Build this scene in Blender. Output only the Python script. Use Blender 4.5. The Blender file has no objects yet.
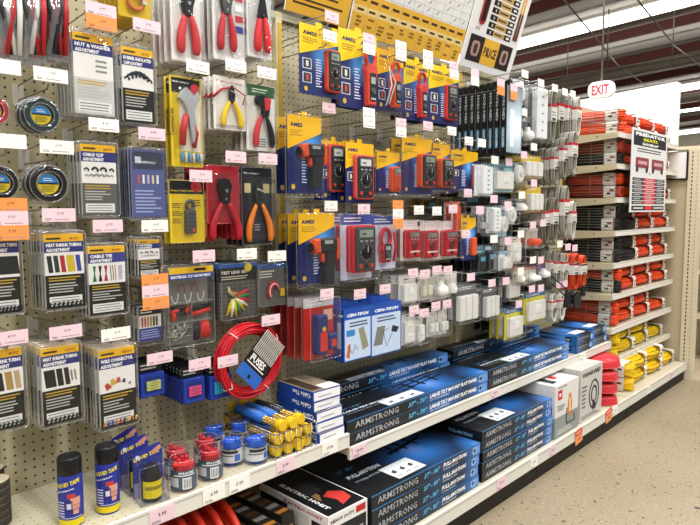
import bpy, math, random
import numpy as np
from mathutils import Vector, Matrix
random.seed(7)
SC = bpy.context.scene
COL = SC.collection
PI = math.pi
# ------------------------------------------------------------------ camera
F = 600.0; CAMX, CAMZ = 1.86, 1.35
def _basis():
    c = np.array([350, 262.5])
    Y = np.array([938-c[0], 207-c[1], F]); Y /= np.linalg.norm(Y)
    n = np.array([397-c[0], 6800-c[1], F]); n /= np.linalg.norm(n)
    n = n - Y*np.dot(n, Y); n /= np.linalg.norm(n)
    return np.stack([np.cross(Y, -n), Y, -n])
RB = _basis()
cam_d = bpy.data.cameras.new('camera'); cam = bpy.data.objects.new('camera', cam_d); COL.objects.link(cam)
cam_d.sensor_width = 36; cam_d.lens = 36*F/700; cam_d.clip_start = .05; cam_d.clip_end = 200
mw = Matrix.Identity(4)
for i in range(3):
    mw[i][0] = RB[i][0]; mw[i][1] = -RB[i][1]; mw[i][2] = -RB[i][2]
mw[0][3], mw[1][3], mw[2][3] = CAMX, 0, CAMZ
cam.matrix_world = mw
SC.camera = cam
def at(px, py, X):
    "the world Y, Z of a point of the photograph that lies on the plane X = const"
    r = RB @ np.array([px-350, py-262.5, F]); t = (X-CAMX)/r[0]
    return float(r[1]*t), float(CAMZ+r[2]*t)
# ------------------------------------------------------------------ world, lamps, exposure
w = bpy.data.worlds.new('store_air'); SC.world = w; w.use_nodes = True
w.node_tree.nodes['Background'].inputs[0].default_value = (1.0, .99, .975, 1)
w.node_tree.nodes['Background'].inputs[1].default_value = 0.24
SC.view_settings.view_transform = 'Standard'; SC.view_settings.look = 'None'
SC.view_settings.exposure = 0.32; SC.view_settings.gamma = 1; SC.view_settings.use_curve_mapping = False
SC.cycles.transparent_max_bounces = 32
SC.cycles.max_bounces = 6
def area(name, loc, sx, sy, power, rot=(0, 0, 0), col=(1, .99, .97)):
    d = bpy.data.lights.new(name, 'AREA'); d.shape = 'RECTANGLE'; d.size = sx; d.size_y = sy; d.energy = power; d.color = col
    o = bpy.data.objects.new(name, d); COL.objects.link(o); o.location = loc; o.rotation_euler = rot
    return o
area('fluorescent_row', (2.4, .6, 4.4), 7.0, .35, 230)
area('fluorescent_row', (2.6, 3.9, 4.6), 7.0, .35, 230)
area('fluorescent_row', (2.6, 7.4, 4.8), 7.0, .35, 200)
area('fluorescent_row', (3.2, -2.6, 4.2), 6.0, .35, 150)
area('roof_fill_light', (-3, 9.5, 4.3), 12, .35, 45, (PI, 0, 0))  # added fill lights aimed up to brighten the roof, not actual fixtures
area('roof_fill_light', (-5, 15.5, 4.6), 14, .35, 60, (PI, 0, 0))
area('roof_fill_light', (-6, 23, 4.6), 14, .35, 80, (PI, 0, 0))
# ------------------------------------------------------------------ materials
MC = {}
def lin(c):
    return tuple((x/12.92 if x <= .04045 else ((x+.055)/1.055)**2.4) for x in c)
def hx(s):
    return lin(tuple(int(s[i:i+2], 16)/255 for i in (0, 2, 4)))
def mat(hexcol, rough=.5, metal=0, emit=0, noise=.06, scale=60, spec=.28):
    k = (hexcol, rough, metal, emit, noise, scale)
    if k in MC: return MC[k]
    m = bpy.data.materials.new('m_'+hexcol); m.use_nodes = True; nt = m.node_tree; b = nt.nodes['Principled BSDF']
    c = hx(hexcol); b.inputs['Roughness'].default_value = rough; b.inputs['Metallic'].default_value = metal
    b.inputs['Specular IOR Level'].default_value = spec
    if noise:
        tc = nt.nodes.new('ShaderNodeTexCoord'); n = nt.nodes.new('ShaderNodeTexNoise'); n.inputs['Scale'].default_value = scale
        mx = nt.nodes.new('ShaderNodeMix'); mx.data_type = 'RGBA'
        mx.inputs[6].default_value = (*[x*(1-noise) for x in c], 1); mx.inputs[7].default_value = (*[min(1, x*(1+noise)) for x in c], 1)
        nt.links.new(tc.outputs['Object'], n.inputs['Vector']); nt.links.new(n.outputs[0], mx.inputs[0]); nt.links.new(mx.outputs[2], b.inputs['Base Color'])
    else: b.inputs['Base Color'].default_value = (*c, 1)
    if emit:
        b.inputs['Emission Color'].default_value = (*c, 1); b.inputs['Emission Strength'].default_value = emit
    MC[k] = m; return m
def clear_mat(name='clear_plastic', haze=.004, tint=(1, 1, 1), gloss=.08, rough=.05):
    if name in MC: return MC[name]
    m = bpy.data.materials.new(name); m.use_nodes = True; nt = m.node_tree; nt.nodes.clear()
    out = nt.nodes.new('ShaderNodeOutputMaterial'); tr = nt.nodes.new('ShaderNodeBsdfTransparent'); tr.inputs[0].default_value = (*tint, 1)
    gl = nt.nodes.new('ShaderNodeBsdfGlossy'); gl.inputs['Roughness'].default_value = rough
    df = nt.nodes.new('ShaderNodeBsdfDiffuse'); df.inputs[0].default_value = (.85, .87, .88, 1)
    tc = nt.nodes.new('ShaderNodeTexCoord'); n = nt.nodes.new('ShaderNodeTexNoise'); n.inputs['Scale'].default_value = 16; n.inputs['Detail'].default_value = 2
    bp = nt.nodes.new('ShaderNodeBump'); bp.inputs['Strength'].default_value = .9; bp.inputs['Distance'].default_value = .01
    nt.links.new(tc.outputs['Object'], n.inputs['Vector']); nt.links.new(n.outputs[0], bp.inputs['Height']); nt.links.new(bp.outputs[0], gl.inputs['Normal'])
    a = nt.nodes.new('ShaderNodeMixShader'); a.inputs[0].default_value = haze
    b = nt.nodes.new('ShaderNodeMixShader')
    lw = nt.nodes.new('ShaderNodeLayerWeight'); lw.inputs[0].default_value = .25
    mp = nt.nodes.new('ShaderNodeMath'); mp.operation = 'MULTIPLY_ADD'; mp.inputs[1].default_value = .35; mp.inputs[2].default_value = gloss*.35
    nt.links.new(lw.outputs['Fresnel'], mp.inputs[0]); nt.links.new(mp.outputs[0], b.inputs[0])
    nt.links.new(tr.outputs[0], a.inputs[1]); nt.links.new(df.outputs[0], a.inputs[2])
    nt.links.new(a.outputs[0], b.inputs[1]); nt.links.new(gl.outputs[0], b.inputs[2]); nt.links.new(b.outputs[0], out.inputs[0])
    MC[name] = m; return m
CLEAR = clear_mat()
BAG = clear_mat('cloudy_bag', .05, (1, 1, 1), 1.0, .12)
RIM = clear_mat('frosted_rim', .12, (1, 1, 1), .3, .15)
def glow_mat(name, base, glow, spots, power=1.6):
    "printed artwork: soft round bursts of a lighter ink at fixed places of the card; spots = (x,y,z,radius) in the object's own frame"
    if name in MC: return MC[name]
    m = bpy.data.materials.new(name); m.use_nodes = True; nt = m.node_tree; b = nt.nodes['Principled BSDF']; b.inputs['Roughness'].default_value = .38
    tc = nt.nodes.new('ShaderNodeTexCoord'); last = None
    for (x, y, z, r) in spots:
        d = nt.nodes.new('ShaderNodeVectorMath'); d.operation = 'DISTANCE'; d.inputs[1].default_value = (x, y, z)
        nt.links.new(tc.outputs['Object'], d.inputs[0])
        mr = nt.nodes.new('ShaderNodeMapRange'); mr.inputs[1].default_value = 0; mr.inputs[2].default_value = r; mr.inputs[3].default_value = 1; mr.inputs[4].default_value = 0
        nt.links.new(d.outputs['Value'], mr.inputs[0])
        p = nt.nodes.new('ShaderNodeMath'); p.operation = 'POWER'; p.inputs[1].default_value = power; nt.links.new(mr.outputs[0], p.inputs[0])
        if last is None: last = p
        else:
            a = nt.nodes.new('ShaderNodeMath'); a.operation = 'MAXIMUM'; nt.links.new(last.outputs[0], a.inputs[0]); nt.links.new(p.outputs[0], a.inputs[1]); last = a
    rp = nt.nodes.new('ShaderNodeValToRGB'); rp.color_ramp.elements[0].color = (*hx(base), 1)
    e = rp.color_ramp.elements.new(.55); e.color = (*hx(glow), 1); rp.color_ramp.elements[-1].color = (*[min(1, v*1.6+.12) for v in hx(glow)], 1)
    nt.links.new(last.outputs[0], rp.inputs[0]); nt.links.new(rp.outputs[0], b.inputs['Base Color'])
    MC[name] = m; return m
def pegboard_mat(nm='pegboard', ax=('Y', 'Z'), ca='b0a686', cb='beb493', rad=.13):
    m = bpy.data.materials.new(nm); m.use_nodes = True; nt = m.node_tree; b = nt.nodes['Principled BSDF']; b.inputs['Roughness'].default_value = .45
    tc = nt.nodes.new('ShaderNodeTexCoord'); sx = nt.nodes.new('ShaderNodeSeparateXYZ'); nt.links.new(tc.outputs['Object'], sx.inputs[0])
    def cell(o):
        a = nt.nodes.new('ShaderNodeMath'); a.operation = 'MULTIPLY'; a.inputs[1].default_value = 1/.0254; nt.links.new(o, a.inputs[0])
        f = nt.nodes.new('ShaderNodeMath'); f.operation = 'FRACT'; nt.links.new(a.outputs[0], f.inputs[0])
        s = nt.nodes.new('ShaderNodeMath'); s.operation = 'SUBTRACT'; s.inputs[1].default_value = .5; nt.links.new(f.outputs[0], s.inputs[0])
        p = nt.nodes.new('ShaderNodeMath'); p.operation = 'MULTIPLY'; nt.links.new(s.outputs[0], p.inputs[0]); nt.links.new(s.outputs[0], p.inputs[1]); return p
    y, z = cell(sx.outputs[ax[0]]), cell(sx.outputs[ax[1]])
    ad = nt.nodes.new('ShaderNodeMath'); ad.operation = 'ADD'; nt.links.new(y.outputs[0], ad.inputs[0]); nt.links.new(z.outputs[0], ad.inputs[1])
    lt = nt.nodes.new('ShaderNodeMath'); lt.operation = 'LESS_THAN'; lt.inputs[1].default_value = rad**2; nt.links.new(ad.outputs[0], lt.inputs[0])
    n = nt.nodes.new('ShaderNodeTexNoise'); n.inputs['Scale'].default_value = 5; nt.links.new(tc.outputs['Object'], n.inputs['Vector'])
    c1 = nt.nodes.new('ShaderNodeMix'); c1.data_type = 'RGBA'; c1.inputs[6].default_value = (*hx(ca), 1); c1.inputs[7].default_value = (*hx(cb), 1); nt.links.new(n.outputs[0], c1.inputs[0])
    c2 = nt.nodes.new('ShaderNodeMix'); c2.data_type = 'RGBA'; c2.inputs[7].default_value = (.012, .01, .008, 1)
    nt.links.new(lt.outputs[0], c2.inputs[0]); nt.links.new(c1.outputs[2], c2.inputs[6]); nt.links.new(c2.outputs[2], b.inputs['Base Color'])
    return m
def floor_mat():
    m = bpy.data.materials.new('speckled_concrete'); m.use_nodes = True; nt = m.node_tree; b = nt.nodes['Principled BSDF']
    b.inputs['Roughness'].default_value = .38
    tc = nt.nodes.new('ShaderNodeTexCoord')
    n1 = nt.nodes.new('ShaderNodeTexNoise'); n1.inputs['Scale'].default_value = 1.6; n1.inputs['Detail'].default_value = 6; nt.links.new(tc.outputs['Object'], n1.inputs['Vector'])
    c1 = nt.nodes.new('ShaderNodeMix'); c1.data_type = 'RGBA'; c1.inputs[6].default_value = (*hx('8a7c64'), 1); c1.inputs[7].default_value = (*hx('9f927a'), 1); nt.links.new(n1.outputs[0], c1.inputs[0])
    last = c1.outputs[2]
    for sc, th, col, w_ in ((85, .60, '75664e', .6), (34, .66, '2a221b', 1), (75, .655, '3c3128', .95), (140, .65, '483c30', .9), (110, .67, 'e2d9c4', .7)):
        n = nt.nodes.new('ShaderNodeTexNoise'); n.inputs['Scale'].default_value = sc; n.inputs['Detail'].default_value = 2; nt.links.new(tc.outputs['Object'], n.inputs['Vector'])
        g = nt.nodes.new('ShaderNodeMapRange'); g.inputs[1].default_value = th; g.inputs[2].default_value = th+.03; g.inputs[4].default_value = w_; nt.links.new(n.outputs[0], g.inputs[0])
        c = nt.nodes.new('ShaderNodeMix'); c.data_type = 'RGBA'; c.inputs[7].default_value = (*hx(col), 1)
        nt.links.new(g.outputs[0], c.inputs[0]); nt.links.new(last, c.inputs[6]); last = c.outputs[2]
    nt.links.new(last, b.inputs['Base Color'])
    return m
# ------------------------------------------------------------------ mesh builder
GL = {}
def glyphs(s, bold=0.012, shear=0.0):
    k = (s, bold, shear)
    if k in GL: return GL[k]
    cu = bpy.data.curves.new('t', 'FONT'); cu.body = s; cu.offset = bold; cu.shear = shear; cu.resolution_u = 1; cu.size = 1; cu.fill_mode = 'FRONT'
    o = bpy.data.objects.new('t', cu); COL.objects.link(o)
    bpy.context.view_layer.update()
    me = bpy.data.meshes.new_from_object(o.evaluated_get(bpy.context.evaluated_depsgraph_get()))
    vs = [(v.co.x, v.co.y) for v in me.vertices]; fs = [tuple(p.vertices) for p in me.polygons]
    bpy.data.objects.remove(o); bpy.data.curves.remove(cu); bpy.data.meshes.remove(me)
    if vs:
        x0 = min(v[0] for v in vs); y0 = min(v[1] for v in vs); x1 = max(v[0] for v in vs); y1 = max(v[1] for v in vs)
        vs = [(v[0]-x0, v[1]-y0) for v in vs]; GL[k] = (vs, fs, x1-x0, y1-y0)
    else: GL[k] = ([], [], 1, 1)
    return GL[k]
EX, EY, EZ = Vector((1, 0, 0)), Vector((0, 1, 0)), Vector((0, 0, 1))
class MB:
    def __init__(s): s.v = []; s.f = []; s.m = []; s.mats = []; s.sm = []
    def mi(s, m):
        if isinstance(m, str): m = mat(m)
        if m not in s.mats: s.mats.append(m)
        return s.mats.index(m)
    def add(s, vs, fs, m, smooth=False):
        b = len(s.v); s.v += [tuple(v) for v in vs]; i = s.mi(m)
        for f in fs: s.f.append(tuple(b+k for k in f)); s.m.append(i); s.sm.append(smooth)
    def box(s, x0, x1, y0, y1, z0, z1, m):
        s.add([(x, y, z) for x in (x0, x1) for y in (y0, y1) for z in (z0, z1)],
              [(0, 1, 3, 2), (4, 6, 7, 5), (0, 4, 5, 1), (2, 3, 7, 6), (0, 2, 6, 4), (1, 5, 7, 3)], m)
    def rect(s, n, u0, u1, v0, v1, m):   # printed patch facing +X, a hair proud of its card
        s.add([(n, u0, v0), (n, u1, v0), (n, u1, v1), (n, u0, v1)], [(0, 1, 2, 3)], m)
    def quad(s, o, a, b, m, u0, u1, v0, v1):
        o = Vector(o); P = [o+a*u+b*v for u, v in ((u0, v0), (u1, v0), (u1, v1), (u0, v1))]; s.add(P, [(0, 1, 2, 3)], m)
    def poly(s, n, pts, m): s.add([(n, u, v) for u, v in pts], [tuple(range(len(pts)))], m)
    def prism(s, n0, n1, pts, m, ch=0):
        k = len(pts); cu = sum(p[0] for p in pts)/k; cv = sum(p[1] for p in pts)/k
        R = [(n0, pts), (n1-ch, pts)]
        if ch:
            sc = 1-ch/max(1e-6, max(abs(p[0]-cu) for p in pts))
            sc2 = 1-ch/max(1e-6, max(abs(p[1]-cv) for p in pts))
            R.append((n1, [(cu+(p[0]-cu)*sc, cv+(p[1]-cv)*sc2) for p in pts]))
        V = []; Fc = []
        for n, q in R: V += [(n, u, v) for u, v in q]
        for r in range(len(R)-1):
            for i in range(k): j = (i+1) % k; Fc.append((r*k+i, r*k+j, (r+1)*k+j, (r+1)*k+i))
        Fc.append(tuple(reversed(range(k)))); Fc.append(tuple(range((len(R)-1)*k, len(R)*k)))
        s.add(V, Fc, m)
    def tube(s, path, r, m, seg=6, closed=False, flat=1.0, cap=True):
        P = [Vector(p) for p in path]; n = len(P); V = []; Fc = []
        rs = r if isinstance(r, (list, tuple)) else [r]*n
        up = None
        for i in range(n):
            a = P[(i-1) % n] if (closed or i) else P[0]; b = P[(i+1) % n] if (closed or i < n-1) else P[-1]
            t = (b-a).normalized() if (b-a).length > 1e-9 else EZ
            if up is None: up = EX if abs(t.x) < .9 else EZ
            u = up-t*up.dot(t)
            if u.length < 1e-5: u = EY-t*EY.dot(t)
            u.normalize(); up = u; w_ = t.cross(u)
            for k in range(seg):
                A = 2*PI*k/seg; V.append(P[i]+(u*math.cos(A)*flat+w_*math.sin(A))*rs[i])
        for i in range(n if closed else n-1):
            for k in range(seg):
                k2 = (k+1) % seg; j = (i+1) % n; Fc.append((i*seg+k, i*seg+k2, j*seg+k2, j*seg+k))
        if not closed and cap: Fc.append(tuple(reversed(range(seg)))); Fc.append(tuple(range((n-1)*seg, n*seg)))
        s.add(V, Fc, m, True)
    def cyl(s, c, axis, prof, m, seg=24, smooth=True):  # prof: list (dist along axis, radius)
        c = Vector(c); ax = Vector(axis).normalized(); u = (EX if abs(ax.x) < .9 else EZ); u = (u-ax*u.dot(ax)).normalized(); w_ = ax.cross(u)
        V = []; Fc = []
        for d, r in prof:
            for k in range(seg): A = 2*PI*k/seg; V.append(c+ax*d+(u*math.cos(A)+w_*math.sin(A))*r)
        for i in range(len(prof)-1):
            for k in range(seg): k2 = (k+1) % seg; Fc.append((i*seg+k, i*seg+k2, (i+1)*seg+k2, (i+1)*seg+k))
        s.add(V, Fc, m, smooth)
        V2 = V[:seg]; V3 = V[-seg:]
        if prof[0][1] > 1e-6: s.add(V2, [tuple(reversed(range(seg)))], m)
        if prof[-1][1] > 1e-6: s.add(V3, [tuple(range(seg))], m)
    def text(s, t, o, m, h=None, w=None, a=EY, b=EZ, bold=.012, center=False, shear=0):
        vs, fs, W, Hh = glyphs(t, bold, shear)
        if not vs: return
        if h is None: sy = sx = w/W
        elif w is None: sy = sx = h/Hh
        else: sx = w/W; sy = h/Hh
        o = Vector(o)
        if center: o = o-a*(W*sx/2)
        s.add([o+a*(x*sx)+b*(y*sy) for x, y in vs], fs, m)
    def lines(s, n, u0, u1, v0, v1, k, m, ragged=.25, fill=.42, rnd=None):
        rd = rnd or random; st = (v1-v0)/k
        for i in range(k):
            e = u1-(u1-u0)*ragged*rd.random(); y = v1-st*(i+.5); s.rect(n, u0, e, y-st*fill/2, y+st*fill/2, m)
    def build(s, name, parent=None, loc=None):
        me = bpy.data.meshes.new(name); me.from_pydata(s.v, [], s.f)
        for m in s.mats: me.materials.append(m)
        me.polygons.foreach_set('material_index', s.m); me.polygons.foreach_set('use_smooth', s.sm); me.update()
        o = bpy.data.objects.new(name, me); COL.objects.link(o)
        if parent is not None: o.parent = parent
        if loc is not None: o.location = loc
        return o
def rr(cu, cv, w, h, r, k=4):
    P = []
    for sx, sy, a0 in ((1, 1, 0), (-1, 1, PI/2), (-1, -1, PI), (1, -1, 3*PI/2)):
        for i in range(k+1):
            A = a0+PI/2*i/k; P.append((cu+sx*(w/2-r)+r*math.cos(A), cv+sy*(h/2-r)+r*math.sin(A)))
    return P
def empty(name, loc=(0, 0, 0), rot=None):
    o = bpy.data.objects.new(name, None); COL.objects.link(o); o.location = loc; o.empty_display_size = .02
    if rot: o.rotation_euler = rot
    return o
def tag(o, label, cat, group=None, kind=None):
    o['label'] = label; o['category'] = cat
    if group: o['group'] = group
    if kind: o['kind'] = kind
    return o
def struct(o): o['kind'] = 'structure'; return o
KIDS = {}
def kids(o):
    return [c for c in bpy.data.objects if c.parent == o]
def dup(root, loc, label=None, rot=None, ch=None):
    r = root.copy(); COL.objects.link(r); r.location = loc
    if label: r['label'] = label
    if rot: r.rotation_euler = rot
    for c in (ch if ch is not None else kids(root)):
        d = c.copy(); COL.objects.link(d); d.parent = r
        for g in c.children:
            e = g.copy(); COL.objects.link(e); e.parent = d
    return r
ORD = ['front', 'second', 'third', 'fourth', 'fifth', 'sixth', 'seventh', 'eighth', 'ninth', 'tenth']
def stack(root, label, cat, group, loc, n, sp, jit=.002, rz=.03, drop=0):
    "the front package at loc, n-1 copies behind it along the hook towards the wall"
    ch = kids(root)
    root.location = loc
    tag(root, label+(', frontmost' if n > 1 else ''), cat, group if n > 1 else None)
    out = [root]
    for i in range(1, n):
        x = loc[0]-i*sp
        if x < .012: break
        l = (x, loc[1]+random.uniform(-jit, jit), loc[2]+random.uniform(-jit, jit)-drop*i)
        o = dup(root, l, label+', %s back' % ORD[min(i, 9)], (random.uniform(-rz, rz)*.3, 0, random.uniform(-rz, rz)), ch)
        out.append(o)
    return out
# ================================================================== SETTING
CREAM = mat('c4bb9f', .42, noise=.03, scale=3); LIP = mat('dcd8cd', .4, noise=.03, scale=3); TAN = mat('b7ab8d', .5, noise=.04, scale=4)
BLK = mat('14130f', .5); DARK = mat('1b1b1d', .35)
fl = MB(); fl.box(-14, 8, -6, 34, -.05, 0, floor_mat()); struct(fl.build('floor'))
SECT = [(-.938, .281), (.281, 1.5), (1.5, 2.72), (2.72, 3.94)]
def roofz(x, z=5.5): return z+.042*(x+1.8)
def build_roof():
    b = MB(); RM = mat('b0aaa2', .6, noise=.08, scale=1.2); RS = mat('7d7871', .6)
    for i in range(36):
        y0 = 6+i*.82
        for (ya, yb, dz) in ((y0, y0+.76, 0), (y0+.76, y0+.82, -.03)):
            b.add([(-16, ya, roofz(-16)+dz), (9, ya, roofz(9)+dz), (9, yb, roofz(9)+dz), (-16, yb, roofz(-16)+dz)], [(0, 1, 2, 3)], RM if dz == 0 else RS)
    b.add([(-16, 6, roofz(-16)+.05), (9, 6, roofz(9)+.05), (9, 35.5, roofz(9)+.05), (-16, 35.5, roofz(-16)+.05)], [(0, 1, 2, 3)], RM)
    struct(b.build('ceiling'))
    PU = mat('5e322c', .6)
    k = 1
    for y in (9.0, 11.2, 14.4, 16.8, 19.4, 22.4, 25.6, 29, 32):
        p = MB(); h = .24
        p.add([(-16, y, roofz(-16)-.04), (9, y, roofz(9)-.04), (9, y+.1, roofz(9)-.04), (-16, y+.1, roofz(-16)-.04),
               (-16, y, roofz(-16)-h), (9, y, roofz(9)-h), (9, y+.1, roofz(9)-h), (-16, y+.1, roofz(-16)-h)],
              [(0, 1, 5, 4), (4, 5, 6, 7), (3, 2, 6, 7), (0, 1, 2, 3), (0, 4, 7, 3), (1, 2, 6, 5)], PU)
        struct(p.build('trim_%d' % k)); k += 1
build_roof()
# far walls of the store
b = MB(); b.box(-16, 9, 34, 34.2, 0, 5.6, mat('b9b2a2', .7)); struct(b.build('wall_far'))
b = MB(); WW = mat('f4f1ea', .8, noise=.01); b.add([(-2.6, 7, 0), (-.17, 7, 0), (-.17, 7, 2.67), (-2.6, 7, 2.53), (-2.6, 7.12, 0), (-.17, 7.12, 0), (-.17, 7.12, 2.67), (-2.6, 7.12, 2.53)],
      [(0, 1, 2, 3), (7, 6, 5, 4), (1, 5, 6, 2), (3, 2, 6, 7), (0, 3, 7, 4)], WW); struct(b.build('wall_white_partition'))
area('partition_fill_light', (-1.2, 5.7, 4.2), 3, .4, 160)  # added fill light that brightens the white partition, no fixture here
TUBE = mat('fffdf8', .4, emit=4, noise=0)
def light_row(y, x0, x1, dz, label):
    r = empty('strip_light', (0, y, 0)); tag(r, label, 'ceiling light')
    h = MB(); h.add([(x, yy, roofz(x)-dz+zz) for x in (x0, x1) for yy in (-.11, .11) for zz in (0, .09)], [(0, 1, 3, 2), (4, 6, 7, 5), (0, 4, 5, 1), (2, 3, 7, 6), (1, 5, 7, 3)], mat('e6e2da', .5)); h.build('housing', r)
    t = MB(); t.add([(x, yy, roofz(x)-dz+zz) for x in (x0, x1) for yy in (-.12, .12) for zz in (-.17, -.002)], [(0, 1, 3, 2), (4, 6, 7, 5), (0, 4, 5, 1), (2, 3, 7, 6), (0, 2, 6, 4), (1, 5, 7, 3)], TUBE); t.build('tube', r)
    k = MB()
    xx = x0+.4
    while xx < x1: k.tube([(xx, 0, roofz(xx)-dz+.08), (xx, 0, roofz(xx)-.03)], .012, mat('8d8984', .5), 5); xx += 2.2
    k.build('hanger_rod', r)
light_row(13.1, -12, 5, .08, 'long bright strip light crossing the ceiling nearest the yellow and white sign boards')
light_row(21.5, -12, 5, .14, 'white strip light just above the top of the white partition')
light_row(26.0, -12, 5, .12, 'middle far strip light right of the white partition')
light_row(32, -12, 5, .24, 'farthest strip light low over the back wall')
def rod(name, pts, r, label, cat='pipe'):
    b = MB(); b.tube(pts, r, mat('6f6a66', .5), 6); tag(b.build(name), label, cat)
rod('conduit_pipe', [(-4.4, 9.4, 5.05), (-6.0, 12.5, 5.0), (-7.6, 17.5, 5.0), (-9, 21, 5)], .02, 'thin dark conduit pipe running diagonally under the roof left of the exit sign')
rod('conduit_pipe', [(-2.0, 10, 5.05), (-2.6, 15, 5.0), (-3.2, 26, 5.0)], .017, 'thin grey conduit pipe slanting under the roof at the right edge')
rod('conduit_pipe', [(-3.0, 10, 5.05), (-4.2, 16, 5.0), (-5.4, 26, 5.0)], .017, 'thin conduit pipe slanting under the roof above the white partition')
for k_, (xx, yy) in enumerate(((-5.2, 12.2), (-4.6, 14.0), (-3.2, 12.8), (-2.2, 13.6))):
    rod('hanging_rod', [(xx, yy, 4.2), (xx, yy, roofz(xx)-.02)], .012, 'thin hanger rod under the roof, %s from the sign boards' % ['first', 'second', 'third', 'fourth'][k_], 'rod')
rod('sprinkler_pipe', [(-7.5, 12.8, 4.2), (1.0, 12.8, 4.2)], .022, 'thin level pipe hung on rods under the long strip light')
rod('hanging_rod', [(-.60, 6.1, 2.595), (-.60, 6.1, roofz(-.60)-.04)], .010, 'straight thin rod hanging from the roof down to the exit sign', 'rod')

# exit sign
b = MB(); b.prism(-.03, .03, rr(0, 0, .25, .16, .06), mat('f6efe9', .4), .005)
ex = b.build('exit_sign'); ex.rotation_euler = (0, 0, -PI/2); ex.location = (-.60, 6.1, 2.52)
b = MB(); b.text('EXIT', (.0312, -.085, -.048), mat('d62a3c', .5, emit=.4, noise=0), h=.096, w=.17, bold=.03)
b.build('red_letters', ex); tag(ex, 'small white exit sign with red letters hanging before the white partition', 'sign')
ex.rotation_euler = (0, 0, -PI/2)
# ------------------------------------------------------------------ gondola shelving
PEG = pegboard_mat()
PEG_DECK = pegboard_mat('perforated_deck', ('X', 'Y'), 'b9b095', 'c6bda2', .075)
for i, (y0, y1) in enumerate(SECT):
    r = empty('pegboard_bay', (0, 0, 0))
    tag(r, ['cream pegboard bay at the far left of the run', 'cream pegboard bay behind the spray cans and shrink tubing packs', 'cream pegboard bay behind the yellow and blue meter cards',
            'cream pegboard bay behind the grey hanging cords'][i], 'shelving')
    b = MB(); b.box(-.02, 0, y0+.004, y1-.004, .10, 2.075, PEG); b.build('pegboard_panel', r)
    b = MB(); b.box(-.03, .018, y0, y1, 2.075, 2.10, CREAM); b.build('top_rail', r)
    b = MB(); b.box(-.03, .022, y1-.014, y1+.014, .09, 2.10, mat('cfc49d', .4))
    b.box(.022, .026, y1-.006, y1+.010, .9, 2.06, mat('c9a53c', .4)); b.build('upright_post', r)
def shelf(y0, y1, zt, xf, label, lip=.045, prices=(), name='metal_shelf', brk=False, thin=False):
    r = empty(name, (0, y0, zt)); tag(r, label, 'shelf'); L = y1-y0
    b = MB(); b.box(.022, xf-.012, .002, L-.002, -.03 if not thin else -.02, -.004, CREAM if thin else (PEG_DECK if xf < .4 and y0 < 1.4 else PLAIN_DECK)); b.build('deck', r)
    b = MB(); b.box(xf-.012, xf, .001, L-.001, -lip, 0, LIP); b.rect(xf+.0006, .004, L-.004, -lip*.22, -lip*.12, mat('b9b3a6', .5))
    b.build('price_rail', r)
    if name == 'base_shelf': b = MB(); b.box(.03, .50, .002, L-.002, -zt, -.060, BLK); b.build('kick_plate', r)
    for (yy, c, t) in prices:
        p = MB(); w_ = .075; p.box(xf+.001, xf+.0022, yy-y0-w_/2, yy-y0+w_/2, -lip+.003, -.004, mat(c, .5))
        p.text(t, (xf+.0027, yy-y0, -lip*.55), BLK, h=.011, center=True); p.lines(xf+.0027, yy-y0-w_*.42, yy-y0-w_*.05, -lip+.006, -lip+.014, 2, '6c6660')
        p.build('price_label', r)
    if brk:
        for s_ in (.0005, L-.0045):
            p = MB(); p.add([(x, s_+d, z) for d in (0, .004) for x, z in ((.02, -.006), (xf-.012, -.006), (xf-.012, -.038), (.02, -.065))],
                            [(0, 1, 2, 3), (7, 6, 5, 4), (0, 4, 5, 1), (1, 5, 6, 2), (2, 6, 7, 3), (3, 7, 4, 0)], mat('c6bb9c', .45))
            for hx_ in (.12, .25): p.cyl((hx_, s_-.0003, -.022), (0, -1, 0), [(0, .005), (.0005, .005)], BLK, 8)
            p.build('side_bracket', r)
    return r
PLAIN_DECK = mat('cbc2a8', .42, noise=.04, scale=4)
PK, WH, OR = 'e8c9d2', 'efece4', 'ef9450'
shelf(.281-1.219, .281, .546, .39, 'cream shelf outside the left edge of the photograph', .05)
shelf(.281, 1.5, .546, .39, 'perforated cream shelf carrying the spray cans, tubs and tube basket', .05,
      [(.765, PK, '9.99'), (.93, WH, '6.99'), (1.02, WH, '5.99'), (1.20, PK, '3.99'), (1.40, WH, '19.99')])
shelf(1.5, 2.72, .489, .39, 'cream shelf carrying the first large tilt mount boxes', .045, [(1.55, PK, '59.99'), (2.5, PK, '49.99')])
shelf(2.72, 3.94, .489, .39, 'cream shelf under the second row of tilt mount boxes, before the cords', .045, [(3.5, WH, '59.99')])
for i, (y0, y1) in enumerate(SECT):
    shelf(y0, y1, .142, .516, ['base shelf outside the left edge of the photograph', 'white edged base shelf under the red hoses and the small hoist box', 'white edged base shelf under the first full motion mount boxes',
          'white edged base shelf under the work light box and plush box'][i], .059, [[], [(1.3, PK, '89.99')], [(2.66, WH, '99.99'), (2.35, PK, '79.99')], [(2.86, PK, '79.99'), (3.70, WH, '24.99')]][i], 'base_shelf')
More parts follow.
